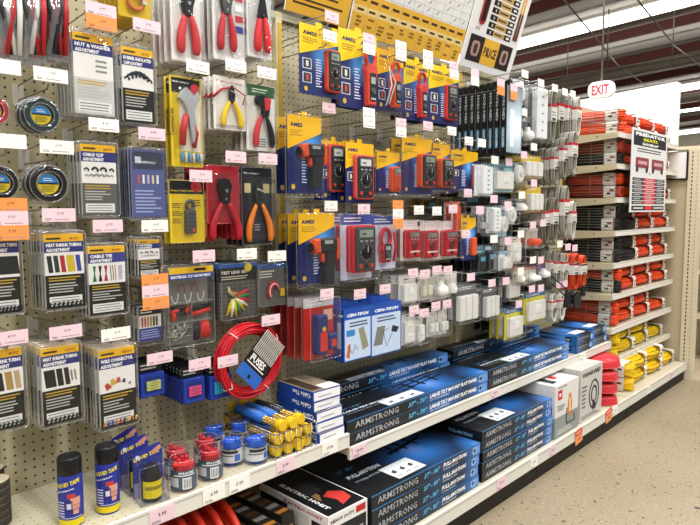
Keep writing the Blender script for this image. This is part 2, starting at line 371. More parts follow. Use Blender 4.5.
# cord section
CY0, CY1 = 3.945, 5.165
r = empty('cord_bay', (0, 0, 0)); tag(r, 'tan shelving bay at the far end holding the extension cords', 'shelving')
b = MB(); b.box(-.02, 0, CY0, CY1, .1, 2.075, TAN); b.build('back_panel', r)
b = MB(); b.box(-.03, .022, CY1-.014, CY1+.014, 0, 2.075, CREAM); b.build('upright_post', r)
CZ = [1.835, 1.635, 1.42, 1.205, .995, .79, .565, .352]
CN = ['top', 'second', 'third', 'fourth', 'fifth', 'sixth', 'seventh', 'lowest raised']
for z, nm in zip(CZ, CN):
    shelf(CY0, CY1, z, .39, 'white edged cord shelf, the %s in the bay of extension cords' % nm, .034, [], 'cord_shelf', True, True)
shelf(CY0, CY1, .142, .516, 'white edged base shelf under the big yellow cords', .059, [(4.3, WH, '39.99'), (4.8, PK, '49.99')], 'base_shelf')
# end panel facing the aisle
r = empty('end_panel', (0, 5.19, 0)); tag(r, 'tall plain tan end panel with a slotted post beyond the cords', 'shelving')
b = MB(); b.box(0, .46, 0, .03, .0, 1.79, TAN); b.build('tan_panel', r)
b = MB(); b.box(.46, .555, -.015, .045, .0, 1.80, mat('cdc3a8', .45))
for i in range(56): b.add([(x, -.0155, z) for x in (.487, .495) for z in (.06+i*.031, .078+i*.031)], [(0, 1, 3, 2)], BLK)
for i in range(56): b.add([(x, -.0155, z) for x in (.524, .530) for z in (.06+i*.031, .078+i*.031)], [(0, 1, 3, 2)], mat('a39a80'))
b.build('slotted_post', r)
b = MB(); b.box(-.1, .555, -.01, .04, 1.80, 1.825, mat('d5cbb0', .45)); b.build('top_cap', r)
r = empty('whiteboard', (.30, 5.17, 1.58)); tag(r, 'blank white board in a dark frame hung at the top of the tan end panel', 'board')
b = MB(); b.box(0, .155, 0, .008, 0, .2, mat('e8e6e2', .4)); b.build('board', r)
b = MB(); b.box(.150, .163, -.006, .01, -.01, .205, DARK); b.box(0, .15, -.006, .01, -.012, 0, DARK); b.build('frame', r)
# neighbouring run seen beyond the post
for z in (.4, .8, 1.2):
    r = empty('distant_shelf', (.35, 5.95, z)); tag(r, {.4: 'lower', .8: 'middle', 1.2: 'upper'}[z]+' tan shelf of the next run past the slotted post', 'shelf')
    b = MB(); b.box(0, .6, 0, 1.2, -.03, 0, TAN); b.build('deck', r)
    b = MB(); b.box(0, .6, -.01, 0, -.035, .005, CREAM); b.build('price_rail', r)
b = MB(); b.box(.3, .34, 5.95, 7.15, 0, 1.8, TAN); tag(b.build('shelf_back'), 'tan back panel of the next shelf run beyond the post', 'shelving')
def sack(name, x, y, z, c, lab):
    b = MB(); P = []
    b.cyl((x, y, z), (0, 0, 1), [(0, .07), (.02, .09), (.10, .095), (.17, .07), (.2, .03)], mat(c, .5), 12); tag(b.build(name), lab, 'package')
sack('tool_bag', .62, 6.1, .40, '5e6672', 'grey blue pack on the lower shelf beyond the slotted post')
sack('tool_bag', .80, 6.1, .40, '3d434e', 'dark pack on the lower shelf at the right picture edge')
for k in range(4):
    b = MB(); b.box(.55+k*.1, .63+k*.1, 6.0, 6.2, .801, .98, mat(['b02630', '26282c', '9c2a2c', '2d3038'][k], .5)); tag(b.build('carton'), ['red carton', 'black carton', 'dark red carton', 'charcoal carton'][k]+' on the middle shelf beyond the slotted post', 'box')
for k in range(4):
    b = MB(); b.box(.55+k*.1, .63+k*.1, 6.0, 6.2, 1.201, 1.38, mat(['c22f38', '8d2229', 'd8d2c8', '4a2024'][k], .5)); tag(b.build('carton'), ['bright red carton', 'maroon carton', 'pale carton', 'brown carton'][k]+' on the upper shelf beyond the slotted post', 'box')
# ================================================================== SIGN BOARDS ABOVE
LEAN = math.radians(18.5)
def board(name, y0, y1, zb, h, label):
    r = MB(); return r
YEL = mat('e6b23c', .5, noise=.03, scale=6); YL2 = mat('e9cf8a', .5, noise=.02); WHT = mat('e8e8e6', .45, noise=.02); INK = mat('4a3424', .6); RED = mat('b8262c', .5)
def place_board(b, nm, y0, zb, label, x=.05):
    o = b.build(nm); o.location = (x, y0, zb); o.rotation_euler = (0, LEAN, 0); tag(o, label, 'sign board'); return o
def lean_board(w_, h): b = MB(); b.box(-.006, 0, 0, w_, 0, h, WHT); return b
rs = random.Random(3)
b = lean_board(.33, .5); b.rect(.001, .0, .33, .0, .22, YEL)
for j in range(4): b.lines(.0016, .03, .31, .03+j*.045, .065+j*.045, 2, INK, .3, rnd=rs)
b.rect(.001, .0, .33, .25, .31, mat('3d63a8')); b.lines(.0016, .03, .30, .34, .47, 4, INK, .4, rnd=rs)
place_board(b, 'poster_board', 1.505, 2.103, 'yellow and white poster board with brown text, leftmost above the pegboard')
b = lean_board(.80, .58)
b.rect(.001, 0, .80, .0, .085, YEL); b.rect(.001, 0, .80, .085, .115, YL2); b.rect(.001, 0, .80, .115, .165, YEL); b.rect(.001, 0, .8, .42, .47, YEL); b.rect(.001, 0, .8, .52, .58, YEL)
for i in range(11):
    u = .02+i*.071
    for j, vv in enumerate((.02, .035, .05, .065)):
        if rs.random() < .8: b.lines(.0018, u+rs.uniform(0, .012), u+rs.uniform(.035, .055), vv, vv+.010, 2, INK, .2, .5)
    b.rect(.0018, u+.005, u+.045, .096, .105, INK); b.rect(.0018, u+.003, u+.05, .135, .146, INK)
    b.rect(.0014, u-.006, u-.0045, .0, .42, mat('9a9a94'))
    for j in range(7):
        vv = .185+j*.033
        if rs.random() < .75: b.add([(.0018, u+.018, vv), (.0018, u+.024, vv), (.0018, u+.040, vv+.016), (.0018, u+.036, vv+.016)], [(0, 1, 2, 3)], INK)
for j in range(8): b.rect(.0014, 0, .8, .172+j*.033, .1735+j*.033, mat('b4b4ae'))
place_board(b, 'comparison_board', 1.845, 2.09, 'long white comparison chart board with orange yellow rows of text')
b = lean_board(.50, .62)
b.rect(.001, .035, .17, .035, .165, mat('2a1d1c')); b.rect(.001, .17, .32, .035, .165, YEL); b.rect(.001, .32, .455, .035, .165, mat('2a1d1c'))
b.text('PRICE', (.0016, .245, .075), INK, h=.05, w=.125, center=True, bold=.03)
for cu in (.10, .388):
    b.prism(.001, .003, rr(cu, .10, .07, .075, .02), mat('a98f86')); b.prism(.003, .004, rr(cu, .10, .03, .05, .01), mat('4f2a26'))
for j in range(11):
    vv = .185+j*.036
    b.rect(.001, .16, .225, vv, vv+.027, DARK); b.rect(.001, .225, .335, vv, vv+.027, mat('c9a765')); b.rect(.001, .335, .40, vv, vv+.027, DARK)
    b.text('x', (.0016, .195, vv+.006), WHT, h=.014, center=True); b.lines(.0016, .235, .325, vv+.004, vv+.023, 1, INK, .3, rnd=rs); b.rect(.0016, .355, .385, vv+.008, vv+.019, WHT)
b.prism(.001, .006, rr(.095, .33, .055, .22, .025), mat('a5322c')); b.prism(.006, .008, rr(.095, .31, .035, .15, .012), DARK)
for k in range(3): b.rect(.001, .09-.015*k, .095-.015*k, .19, .205, INK)
for cu in (.43, .455): b.prism(.001, .005, [(cu-.008, .2), (cu+.008, .2), (cu+.006, .34), (cu-.006, .34)], mat('6a3b2c')); b.prism(.001, .004, [(cu-.006, .34), (cu+.006, .34), (cu+.002, .5), (cu-.002, .5)], YEL)
place_board(b, 'price_comparison_board', 2.66, 2.09, 'white board with a yellow price panel and rows of dark tabs, rightmost above the pegboard')
# ================================================================== PEG HOOKS
STEEL = mat('a9a59a', .35, .6, noise=0); WIRE = mat('8d897e', .3, .8, noise=0); TAGC = {'p': PK, 'w': WH, 'o': OR}
def hook(px, py, cols, price, holds, X=.25, prong=None, w_=.078, h_=.034, n=None, tl=0):
    "one hook: back clip, wire prong, tag arm, one or more price tags; the tag centre is at the pixel"
    Y, Z = at(px, py, X)
    r = empty('peg_hook', (0, Y, Z))
    tag(r, 'peg hook with %s price tag before %s' % ({'p': 'pink', 'w': 'white', 'o': 'orange'}[cols[0]] if len(cols) == 1 else 'stacked %s' % ' and '.join({'p': 'pink', 'w': 'white', 'o': 'orange'}[c] for c in dict.fromkeys(cols)), holds), 'hook')
    dy, dz = (0, -.03) if prong is None else (prong[0]-Y, prong[1]-Z)
    b = MB(); b.box(.001, .008, dy-.014, dy+.014, min(dz-.02, -.02)+.006, .012, mat('d9d6cc', .4)); b.build('back_clip', r)
    b = MB(); b.tube([(.004, dy, dz), (X-.03, dy, dz), (X-.018, dy, dz+.012)], .0022, WIRE, 6)
    b.tube([(.004, dy, .008), (X*.6, dy*.5, .016), (X-.004, 0, .014)], .0020, WIRE, 6); b.build('wire_prong', r)
    z = 0
    for i, c in enumerate(cols):
        p = MB(); hh = h_*(1.0 if i == 0 else 1.05)
        p.box(X-.003, X+.0002*i, -w_/2-.002, w_/2+.002, z-hh/2-.001, z+hh/2+.003, clear_mat()) if 0 else None
        p.box(X-.001+.001*i, X+.001*(i+1)-.0002, -w_/2, w_/2, z-hh/2, z+hh/2, mat(TAGC[c], .45, noise=.01))
        if price:
            p.text(price, (X+.001*(i+1), .004, z+.0005), BLK, h=.0072, center=True, bold=0)
            p.lines(X+.001*(i+1), -w_*.42, -w_*.22, z-hh*.42, z-hh*.22, 2, '5c5650', rnd=rs); p.lines(X+.001*(i+1), -w_*.15, w_*.42, z-hh*.40, z-hh*.25, 1, 'a58f94', rnd=rs)
        o = p.build('price_tag', r)
        if tl: o.rotation_euler = (tl, 0, 0)
        z -= hh*.96
    return r
# ================================================================== PRODUCT PARTS
def fromp(x0, y0, x1, y1, X):
    "pixel corners (top left, bottom right) of a front face at standoff X -> centre Y, top Z, width, height"
    xm, ym = (x0+x1)/2, (y0+y1)/2
    Ya = at(x0, ym, X)[0]; Yb = at(x1, ym, X)[0]; Zt = at(xm, y0, X)[1]; Zb = at(xm, y1, X)[1]
    return (Ya+Yb)/2, Zt, Yb-Ya, Zt-Zb
def shell(w_, h, d, r=.008, n0=.0, m=None):
    b = MB(); b.prism(n0, d, rr(0, -h/2, w_, h, r), m or CLEAR, min(.004, d*.3))
    return b
def rim(b, w_, h, n, r=.009):
    P = rr(0, -h/2, w_, h, r); b.tube([(n, u, v) for u, v in P], .0013, RIM, 4, True)
def assort(name, w_, h, title, art, body='151613', header='eeb91e', navy='2b3274', tray=None, title2=None, band=.0, table=True, white=None):
    "clear clamshell over a printed card: gold header, navy band with white title, art window, black text block"
    r = empty(name)
    d = .018; b = MB(); ww, hh = w_-.012, h-.012; n = .0085
    b.box(.001, n, -ww/2, ww/2, -h+.006, -.008, mat('e9e7e0', .5))
    n += .0004; H = hh
    def V(t): return -.008-t*H
    b.rect(n, -ww/2, ww/2, V(.10), V(0), header); b.rect(n+.0004, -ww*.44, -ww*.08, V(.07), V(.045), '3a3318'); b.text(band or '160 PC', (n+.0004, ww*.14, V(.08)), 'a3251d', h=h*.035, bold=.03)
    b.rect(n, -ww/2, ww/2, V(.245), V(.10), navy)
    b.text(title, (n+.0004, -ww*.45, V(.17)), 'f8f8f8', h=h*.046, w=ww*(.9 if len(title) > 10 else .6), bold=.045)
    if title2: b.text(title2, (n+.0004, -ww*.45, V(.235)), 'f8f8f8', h=h*.046, w=ww*.6, bold=.045)
    b.rect(n, -ww/2, ww/2, V(.55), V(.245), 'eceae6')
    b.rect(n, -ww/2, ww/2, V(1), V(.55), body)
    rd = random.Random(len(title)); b.lines(n+.0004, -ww*.42, ww*.44, V(.64), V(.57), 2, 'c9a63a', .3, rnd=rd)
    b.lines(n+.0004, -ww*.42, ww*.40, V(.80), V(.65), 4, 'bdbdb8', .5, rnd=rd)
    if table:
        b.rect(n+.0004, -ww*.42, ww*.42, V(.97), V(.84), 'e6e6e2'); b.lines(n+.0008, -ww*.38, ww*.38, V(.96), V(.85), 3, '55555a', .1, .25, rnd=rd)
    art(b, n+.0004, 0, V(.40), ww*.9, H*.27)
    b.build('printed_card', r)
    s = shell(w_, h, d); rim(s, w_+.004, h+.004, .004); rim(s, w_, h, d*.8, .008)
    s.prism(.0, .002, rr(0, .010, w_*.4, .03, .008), CLEAR); s.build('clear_clamshell', r)
    if tray: tb = MB(); tray(tb, w_, h); tb.build('contents', r)
    return r
def art_bars(cols, widths=None, tilt=-.12):
    def f(b, n, cu, cv, w_, h):
        k = len(cols); W = widths or [1]*k; tot = sum(W)+.45*(k-1)*max(.4, sum(W)/k); x = cu-w_/2; g = .45*sum(W)/k
        sc = w_/(sum(W)+g*(k-1))
        for c, q in zip(cols, W):
            a = q*sc; hh = h*(.42 if q > .35 else .26); t = tilt*hh*1.6
            b.add([(n, x-t*0, cv+hh), (n, x+a, cv+hh), (n, x+a-t, cv-hh), (n, x-t, cv-hh)], [(3, 2, 1, 0)], c); x += (q+g)*sc*.93
    return f
def art_cones(b, n, cu, cv, w_, h):
    for i, (c, s) in enumerate((('b8402f', 1.0), ('c9a63a', .95), ('bd5a2c', .85), ('26306e', .6), ('77787a', .45))):
        u = cu-w_*.36+i*w_*.19; v = cv-h*.12+math.sin(i*.9)*h*.22; a = .5-.25*i; L = h*.30*s; R0, R1 = h*.15*s, h*.09*s
        dx, dy = math.sin(a), -math.cos(a); px_, py_ = -dy, dx
        b.poly(n, [(u+px_*R1, v+py_*R1), (u-px_*R1, v-py_*R1), (u-px_*R0+dx*L, v-py_*R0+dy*L), (u+px_*R0+dx*L, v+py_*R0+dy*L)], c)
def art_clips(sz, col='1f2a38', k=7):
    def f(b, n, cu, cv, w_, h):
        for row, (kk, s) in enumerate(((k, 1.0),) if sz == 1 else ((4, .9), (6, .6))):
            for i in range(kk):
                u = cu-w_*.40+w_*.80*i/(kk-1); v = cv-h*.12+h*.25*math.sin(PI*i/(kk-1)) if sz == 1 else cv+h*(.12-.3*row)
                R = h*.18*s*(.7+.3*math.sin(PI*i/(kk-1)))
                b.tube([(n+.001, u+R*math.cos(a), v+R*math.sin(a)) for a in [x*.7-.4 for x in range(6)]], R*.36, mat(col if row == 0 else '8b8b88'), 4, flat=.3)
    return f
def art_ties(b, n, cu, cv, w_, h):
    for i, c in enumerate(('2a7a44', '23211f', 'a8242a')):
        u = cu-w_*.38+i*w_*.17
        b.poly(n, [(u-w_*.05, cv+h*.42), (u+w_*.05, cv+h*.42), (u+w_*.016, cv), (u+w_*.06, cv-h*.42), (u-w_*.06, cv-h*.42), (u-w_*.016, cv)], c)
    for i, c in enumerate(('2a2a2a', '5a2020', 'b22a2c')):
        u = cu+w_*.10+i*w_*.07; b.poly(n, [(u-w_*.012, cv+h*.42), (u+w_*.012, cv+h*.42), (u+w_*.03, cv-h*.42), (u+w_*.006, cv-h*.42)], c)
    b.lines(n, cu+w_*.34, cu+w_*.48, cv-h*.4, cv+h*.4, 7, '3c4c9a', .2)
def art_white(b, n, cu, cv, w_, h):
    b.lines(n, cu+w_*.05, cu+w_*.4, cv-h*.3, cv+h*.4, 3, '8b8b88', .6)
def plier_shape(b, cu, vt, L, hcol, head, n=.012, spread=.30, r=.0085, kind='crimper', tips=None, flip=1):
    "hand tool hanging head up: jaws polygon, pivot, two bowed grips"
    r = r*1.35; hm = mat(hcol, .32, noise=.02); gm = mat(head, .3, .4); hl = L*.40; pv = vt-hl
    W = L*.125
    if kind == 'crimper':
        b.prism(n-.006, n+.008, [(cu-W*.9, vt-L*.02), (cu-W*.2, vt), (cu+W*.5, vt-L*.02), (cu+W*.95, vt-L*.12), (cu+W*.6, vt-L*.26), (cu+W*.55, pv), (cu-W*.55, pv), (cu-W*.8, vt-L*.25), (cu-W*1.1, vt-L*.12)], gm, .002)
        b.cyl((n+.008, cu, vt-L*.2), EX, [(0, L*.03), (.003, L*.03)], mat('8e8e8c', .3, .7), 12)
        b.cyl((n+.008, cu-W*.1, vt-L*.33), EX, [(0, L*.02), (.003, L*.02)], mat('8e8e8c', .3, .7), 10)
    elif kind == 'stripper':
        for s_ in (-1, 1): b.prism(n-.004, n+.004, [(cu+s_*W*.05, vt), (cu+s_*W*.35, vt-L*.05), (cu+s_*W*.7, vt-L*.22), (cu+s_*W*.5, pv), (cu, pv-L*.03), (cu+s_*W*.08, vt-L*.2)][::s_], gm, .001)
        b.cyl((n+.004, cu, pv+L*.04), EX, [(0, L*.03), (.004, L*.025)], mat('55565a', .3, .7), 12)
        b.add([(n+.006, cu-W*.5, vt-L*.12), (n+.006, cu+W*.5, vt-L*.16), (n+.006, cu+W*.5, vt-L*.19), (n+.006, cu-W*.5, vt-L*.15)], [(0, 1, 2, 3)], '9c9c9a')
    elif kind == 'cutter':
        b.prism(n-.006, n+.008, [(cu-W*1.5, vt-L*.05), (cu-W*.6, vt), (cu+W*.6, vt-L*.03), (cu+W*1.2, vt-L*.14), (cu+W*.8, pv), (cu-W*.4, pv-L*.03), (cu-W*.2, vt-L*.22), (cu-W*1.1, vt-L*.2), (cu-W*1.6, vt-L*.12)], gm, .002)
        b.prism(n, n+.010, [(cu-W*.1, vt-L*.05), (cu+W*1.2, vt-L*.06), (cu+W*1.0, vt-L*.26), (cu, vt-L*.3)], hm, .002)
    elif kind == 'long':
        b.prism(n-.004, n+.006, [(cu-W*.2, vt), (cu+W*.35, vt-L*.04), (cu+W*.9, pv), (cu-W*.9, pv)], gm, .002)
        b.cyl((n+.006, cu, pv+L*.05), EX, [(0, L*.022), (.003, L*.022)], mat('55565a', .3, .7), 12)
    for s_ in (-1, 1):
        p = []; rad = []
        for i in range(9):
            t = i/8; off = W*.35+(spread*L*.5-W*.35)*(math.sin(t*PI*.55)/math.sin(PI*.55)); off *= 1-.12*t*t
            p.append((n+.002*s_, cu+s_*off, pv+L*.02-t*(L-hl))); rad.append(r*(.6+.5*math.sin(min(1, t*1.6)*PI/2)) if t < .97 else r*.7)
        b.tube(p, rad, mat(tips, .32) if (tips and s_*flip > 0) else hm, 8, flat=.8)
def tool_pack(name, w_, h, card, tool, header=None, extra=None, d=.032, cardn=.002, hole=True):
    r = empty(name)
    b = MB(); b.prism(0, cardn, rr(0, -h/2, w_, h, .006), mat(card, .5, noise=.02)); n = cardn+.0004
    if header: header(b, n, w_, h)
    b.build('backing_card', r)
    t = MB(); tool(t, w_, h); t.build('tool', r)
    s = MB(); s.prism(cardn, d, rr(0, -h*.54, w_*.86, h*.82, .018), CLEAR, .006); s.tube([(cardn+.001, u, v) for u, v in rr(0, -h/2, w_-.004, h-.004, .008)], .001, RIM, 4, True)
    s.build('clear_blister', r)
    if extra: e = MB(); extra(e, w_, h); e.build('accessory', r)
    return r
def meter_shape(b, cu, vt, w_, h, rimc, n0=.004, d=.03, body='2a2b2b', screen='8e9a8c', round_=.012, dial=True):
    b.prism(n0, n0+d*.8, rr(cu, vt-h/2, w_, h, round_), mat(rimc, .35, noise=.02), .003)
    b.prism(n0+d*.8, n0+d, rr(cu, vt-h/2, w_*.84, h*.92, round_*.8), mat(body, .4), .002)
    n = n0+d+.0004
    b.prism(n0+d, n0+d+.001, rr(cu, vt-h*.17, w_*.66, h*.2, .003), mat('5a605c', .3)); b.rect(n+.001, cu-w_*.28, cu+w_*.28, vt-h*.245, vt-h*.10, mat(screen, .25))
    b.text('1888', (n+.0016, cu-w_*.2, vt-h*.21), '2c332d', h=h*.055)
    for i in range(3): b.prism(n, n+.002, rr(cu-w_*.22+i*w_*.22, vt-h*.33, w_*.12, h*.035, .001), mat('8f9294'))
    if dial:
        b.cyl((n-.0004, cu, vt-h*.56), EX, [(0, w_*.33), (.002, w_*.33)], mat('3c3e40'), 24)
        b.cyl((n+.002, cu, vt-h*.56), EX, [(0, w_*.20), (.006, w_*.18)], mat('17181a', .3), 20)
        for k in range(12):
            A = k*PI/6; b.rect(n+.0022, cu+w_*.27*math.cos(A)-.0015, cu+w_*.27*math.cos(A)+.0015, vt-h*.56+w_*.27*math.sin(A)-.0012, vt-h*.56+w_*.27*math.sin(A)+.0012, ['d8d8d6', 'd2a33a', 'c23a30'][k % 3])
        b.rect(n+.0085, cu-.001, cu+.001, vt-h*.56, vt-h*.56+w_*.17, 'e8e8e8')
    for i in range(3): b.cyl((n, cu-w_*.24+i*w_*.24, vt-h*.86), EX, [(0, w_*.075), (.002, w_*.06)], mat(['c9302a', '101010', 'c9302a'][i]), 10)
def lead_coil(b, cu, cv, R, col, n=.01, turns=3, r=.0022):
    P = []
    for i in range(turns*12+1): A = i*PI/6; P.append((n+.002*math.sin(i*.7), cu+R*(.75+.25*math.sin(i*.37))*math.cos(A), cv+R*1.4*math.sin(A)))
    b.tube(P, r, mat(col, .35), 5)
AMES_Y = mat('ecc91c', .45, noise=.02); AMES_G = mat('e8b41e', .45, noise=.02)
def ames(name, w_, h, device, yel=AMES_Y, two=True, clear=False, dblue=True, n_ins=2):
    r = empty(name); b = MB(); n = .0034
    nm = glow_mat('ames_blue_%d' % int(h*1000), '14205a', '3f8fd8', [(0, w_*.16, -h*.40, h*.36)])
    b.prism(0, .003, rr(0, -h/2, w_, h, .003), nm)
    b.poly(n, [(-w_/2, 0), (-w_/2, -h*.44), (w_/2, -h*.20), (w_/2, 0)], yel)
    b.text('AMES', (n+.0004, -w_*.42, -h*.15), '232a5a', h=h*.055, w=w_*.36, bold=.04)
    if two: b.text('AMES', (n+.0004, w_*.06, -h*.15), '232a5a', h=h*.055, w=w_*.36, bold=.04)
    b.lines(n+.0004, -w_*.42, w_*.0, -h*.27, -h*.18, 3, 'a8861c', .4); 
    if two: b.lines(n+.0004, w_*.06, w_*.40, -h*.25, -h*.18, 3, 'a8861c', .4)
    b.lines(n+.0004, -w_*.10, w_*.06, -h*.88, -h*.46, 11, 'c9d3ea', .35)
    for j in range(n_ins):
        v = -h*.56-j*h*.2; b.prism(.003, .0042, rr(-w_*.32, v, w_*.22, h*.15, .002), mat('c9ccd2')); b.prism(.0042, .0048, rr(-w_*.32, v, w_*.18, h*.125, .002), mat('332f3c'))
        b.prism(.0048, .0054, rr(-w_*.32, v, w_*.06, h*.08, .002), mat('b04438' if j else 'd8d4cc'))
    b.cyl((.0034, -w_*.35, -h*.92), EX, [(0, h*.035), (.0006, h*.035)], mat('c9a63a'), 16)
    b.prism(0, .003, rr(0, .006, w_*.16, .018, .004), yel)
    b.build('printed_card', r)
    t = MB(); device(t, w_, h); t.build('test_meter', r)
    if clear: s = shell(w_+.01, h+.01, .05, .012); rim(s, w_+.016, h+.014, .003); s.build('clear_clamshell', r)
    return r
def ir_gun(b, w_, h, cu=.0, vt=None, s=1.0, n=.012):
    vt = -h*.44 if vt is None else vt
    OM = mat('d2502a', .35); GM = mat('26282a', .4)
    b.prism(n-.01, n+.022, [(cu-.028*s, vt), (cu+.040*s, vt+.002), (cu+.046*s, vt-.010*s), (cu+.044*s, vt-.036*s), (cu+.010*s, vt-.042*s), (cu-.026*s, vt-.040*s)], GM, .006)
    b.prism(n-.012, n+.024, [(cu-.046*s, vt-.004*s), (cu-.026*s, vt+.001), (cu-.022*s, vt-.040*s), (cu-.044*s, vt-.044*s), (cu-.052*s, vt-.024*s)], OM, .006)
    b.cyl((n+.006, cu-.052*s, vt-.024*s), (0, -1, 0), [(0, .012*s), (.006, .013*s)], BLK, 14)
    b.prism(n-.011, n+.0235, [(cu+.036*s, vt+.004), (cu+.05*s, vt-.004), (cu+.050*s, vt-.060*s), (cu+.040*s, vt-.066*s), (cu+.038*s, vt-.03*s)], OM, .004)
    b.prism(n-.009, n+.020, [(cu-.004*s, vt-.036*s), (cu+.038*s, vt-.036*s), (cu+.036*s, vt-.075*s), (cu+.028*s, vt-.135*s), (cu-.008*s, vt-.135*s), (cu-.002*s, vt-.07*s)], GM, .006)
    b.prism(n-.004, n+.012, [(cu-.018*s, vt-.042*s), (cu-.002*s, vt-.042*s), (cu-.004*s, vt-.072*s), (cu-.014*s, vt-.066*s)], OM, .003)
    b.rect(n+.0225, cu-.012*s, cu+.022*s, vt-.016*s, vt-.006*s, '9a9d9c')
def clamp_meter(b, cu, vt, w_, h, c1='c23a2a', c2='26282a', n=.005, d=.028):
    R = w_*.42; b.tube([(n+d*.5, cu+R*math.cos(a), vt-R*1.2+R*1.25*math.sin(a)) for a in [PI*2*i/20 for i in range(20)]], w_*.13, mat(c1, .35), 7, True)
    b.prism(n, n+d, [(cu-w_*.4, vt-R*2.1), (cu+w_*.4, vt-R*2.1), (cu+w_*.5, vt-R*2.9), (cu+w_*.38, vt-h*.6), (cu+w_*.34, vt-h), (cu-w_*.34, vt-h), (cu-w_*.38, vt-h*.6), (cu-w_*.5, vt-R*2.9)], mat(c1, .35), .005)
    b.prism(n+d, n+d+.002, rr(cu, vt-h*.68, w_*.56, h*.5, .006), mat(c2, .4)); b.rect(n+d+.0025, cu-w_*.2, cu+w_*.2, vt-h*.62, vt-h*.5, '9aa6a0')
    b.cyl((n+d+.002, cu, vt-h*.75), EX, [(0, w_*.2), (.005, w_*.17)], mat('4c4e50'), 18)
    for i in range(3): b.rect(n+d+.0025, cu-w_*.2+i*w_*.15, cu-w_*.1+i*w_*.15, vt-h*.90, vt-h*.87, 'd8d8d6')
# ================================================================== HANGING PACKS, LEFT PANEL
PLANX = .235
def hang(root, box, label, cat, group, n=1, sp=.022, X=PLANX, **k):
    Y, Zt, w_, h = fromp(*box, X-.014); return stack(root, label, cat, group, (X-.02, Y, Zt), n, sp, **k)
def dims(box, X=PLANX):
    Y, Zt, w_, h = fromp(*box, X-.014); return w_, h
# -- clamshell assortments
A = [
 ('tubing_pack', (42, 231, 86, 309), 'HEAT SHRINK TUBING', 'ASSORTMENT', art_bars(['26272a', '2c3a34', 'b3262e', 'cfb52c', '3d3f9a'], [1, 1, 1, 1.7, 1]), '42 PC', 'clear pack of coloured heat shrink tubing with red, yellow and blue sleeves pictured', 6, {}),
 ('cable_tie_pack', (86, 243, 127, 315), 'CABLE TIE', 'ASSORTMENT', art_ties, '500 PC', 'clear pack of cable ties fanned in green, black and red', 6, dict(navy='3a3f86')),
 ('tubing_pack', (-16, 230, 22, 315), 'HEAT SHRINK TUBING', 'ASSORTMENT', art_bars(['23241f'], [1]), '65 PC', 'clear pack of black heat shrink tubing at the left picture edge, upper row', 5, {}),
 ('tubing_pack', (39, 343, 82, 424), 'HEAT SHRINK TUBING', 'ASSORTMENT', art_bars(['1f2020', '1f2020', '242424', '8a8678', '8a8678'], [1.8, 1, .8, .3, .3]), '127 PC', 'clear pack of all black heat shrink tubing, bottom row', 6, {}),
 ('tubing_pack', (-18, 346, 26, 431), 'HEAT SHRINK TUBING', 'ASSORTMENT', art_bars(['2a2a2a', '23241f', 'ab8b4e', 'b9a27a'], [1, .8, 1, .8]), '80 PC', 'clear pack of tan and black heat shrink tubing at the left picture edge', 5, {}),
 ('wire_connector_pack', (97, 345, 137, 427), 'WIRE CONNECTOR', 'ASSORTMENT', art_cones, '158 PC', 'clear pack of coloured cone wire connectors, bottom row', 7, {}),
 ('hardware_pack', (71, 32, 115, 116), 'NUT & WASHER', 'ASSORTMENT', art_white, '160 PC', 'clear pack of small hardware with a strong white glare', 6, dict(body='c9cac6')),  # pale body and near-blank art paint the glare into the card
 ('clamp_pack', (120, 46, 155, 124), 'RUBBER INSULATED', 'CLAMP ASSORTMENT', art_clips(1, '232c3c', 8), '18 PC', 'clear pack of black rubber insulated clamps in an arc', 6, {}),
 ('cable_clip_pack', (79, 142, 118, 216), 'CABLE CLIP', 'ASSORTMENT', art_clips(2), '200 PC', 'clear pack of small black and white cable clips, middle row', 5, dict(body='5d5c58')),
 ('fastener_pack', (136, 237, 161, 277), 'FASTENERS', 'ASSORTMENT', art_clips(2, '1c1c20'), '55 PC', 'small clear pack of black clips above an orange tag', 7, {}),
]
for nm, box, t1, t2, art, pc, lab, n, kw in A:
    w_, h = dims(box)
    tray = None
    if 'tubing' in nm or 'connector' in nm:
        def tray(b, w2, h2, nm=nm):
            rd = random.Random(5)
            for i in range(9):
                c = rd.choice(['b3262e', 'cfb52c', '2c3a8a', '1f2020', 'c8732c']) if 'connector' in nm else '1d1e1f'
                u = -w2*.4+i*w2*.1; b.tube([(.0135, u, -h2*.955), (.0135, u+.004, -h2*.90)], .0030, mat(c, .4), 6)
    r = assort(nm, w_, h, t1, art, title2=t2, band=pc, tray=tray, **kw)
    hang(r, box, lab, 'package', nm.replace('_', ' ')+'s behind the '+lab.split('pack of ')[1], n, .0225)
# terminal pack (blue, glare)
box = (130, 148, 166, 219); w_, h = dims(box); r = empty('terminal_pack')
b = MB(); b.box(.001, .008, -w_/2+.005, w_/2-.005, -h+.006, -.006, mat('545e92', .4)); n = .0085
b.rect(n, -w_*.42, w_*.42, -h*.30, -h*.06, '3a3f55'); b.text('TERMINALS', (n+.0004, -w_*.3, -h*.22), 'e9e9ee', h=h*.035, w=w_*.5)
b.rect(n+.0003, -w_*.36, -w_*.2, -h*.22, -h*.13, 'cfd2de')
for i in range(5): b.rect(n, -w_*.3+i*w_*.13, -w_*.24+i*w_*.13, -h*.5, -h*.38, ['c7584a', 'e6e4dc', 'b7bac9', 'dccb8e', 'e2e2e4'][i])
b.lines(n, -w_*.38, w_*.38, -h*.92, -h*.58, 7, 'a5acd2', .4); b.build('printed_card', r)
s = shell(w_, h, .018); rim(s, w_+.004, h+.004, .004); rim(s, w_, h, .015, .008); s.build('clear_clamshell', r)
hang(r, box, 'clear pack with a blue terminal card under glare', 'package', 'blue terminal packs', 6, .0225)
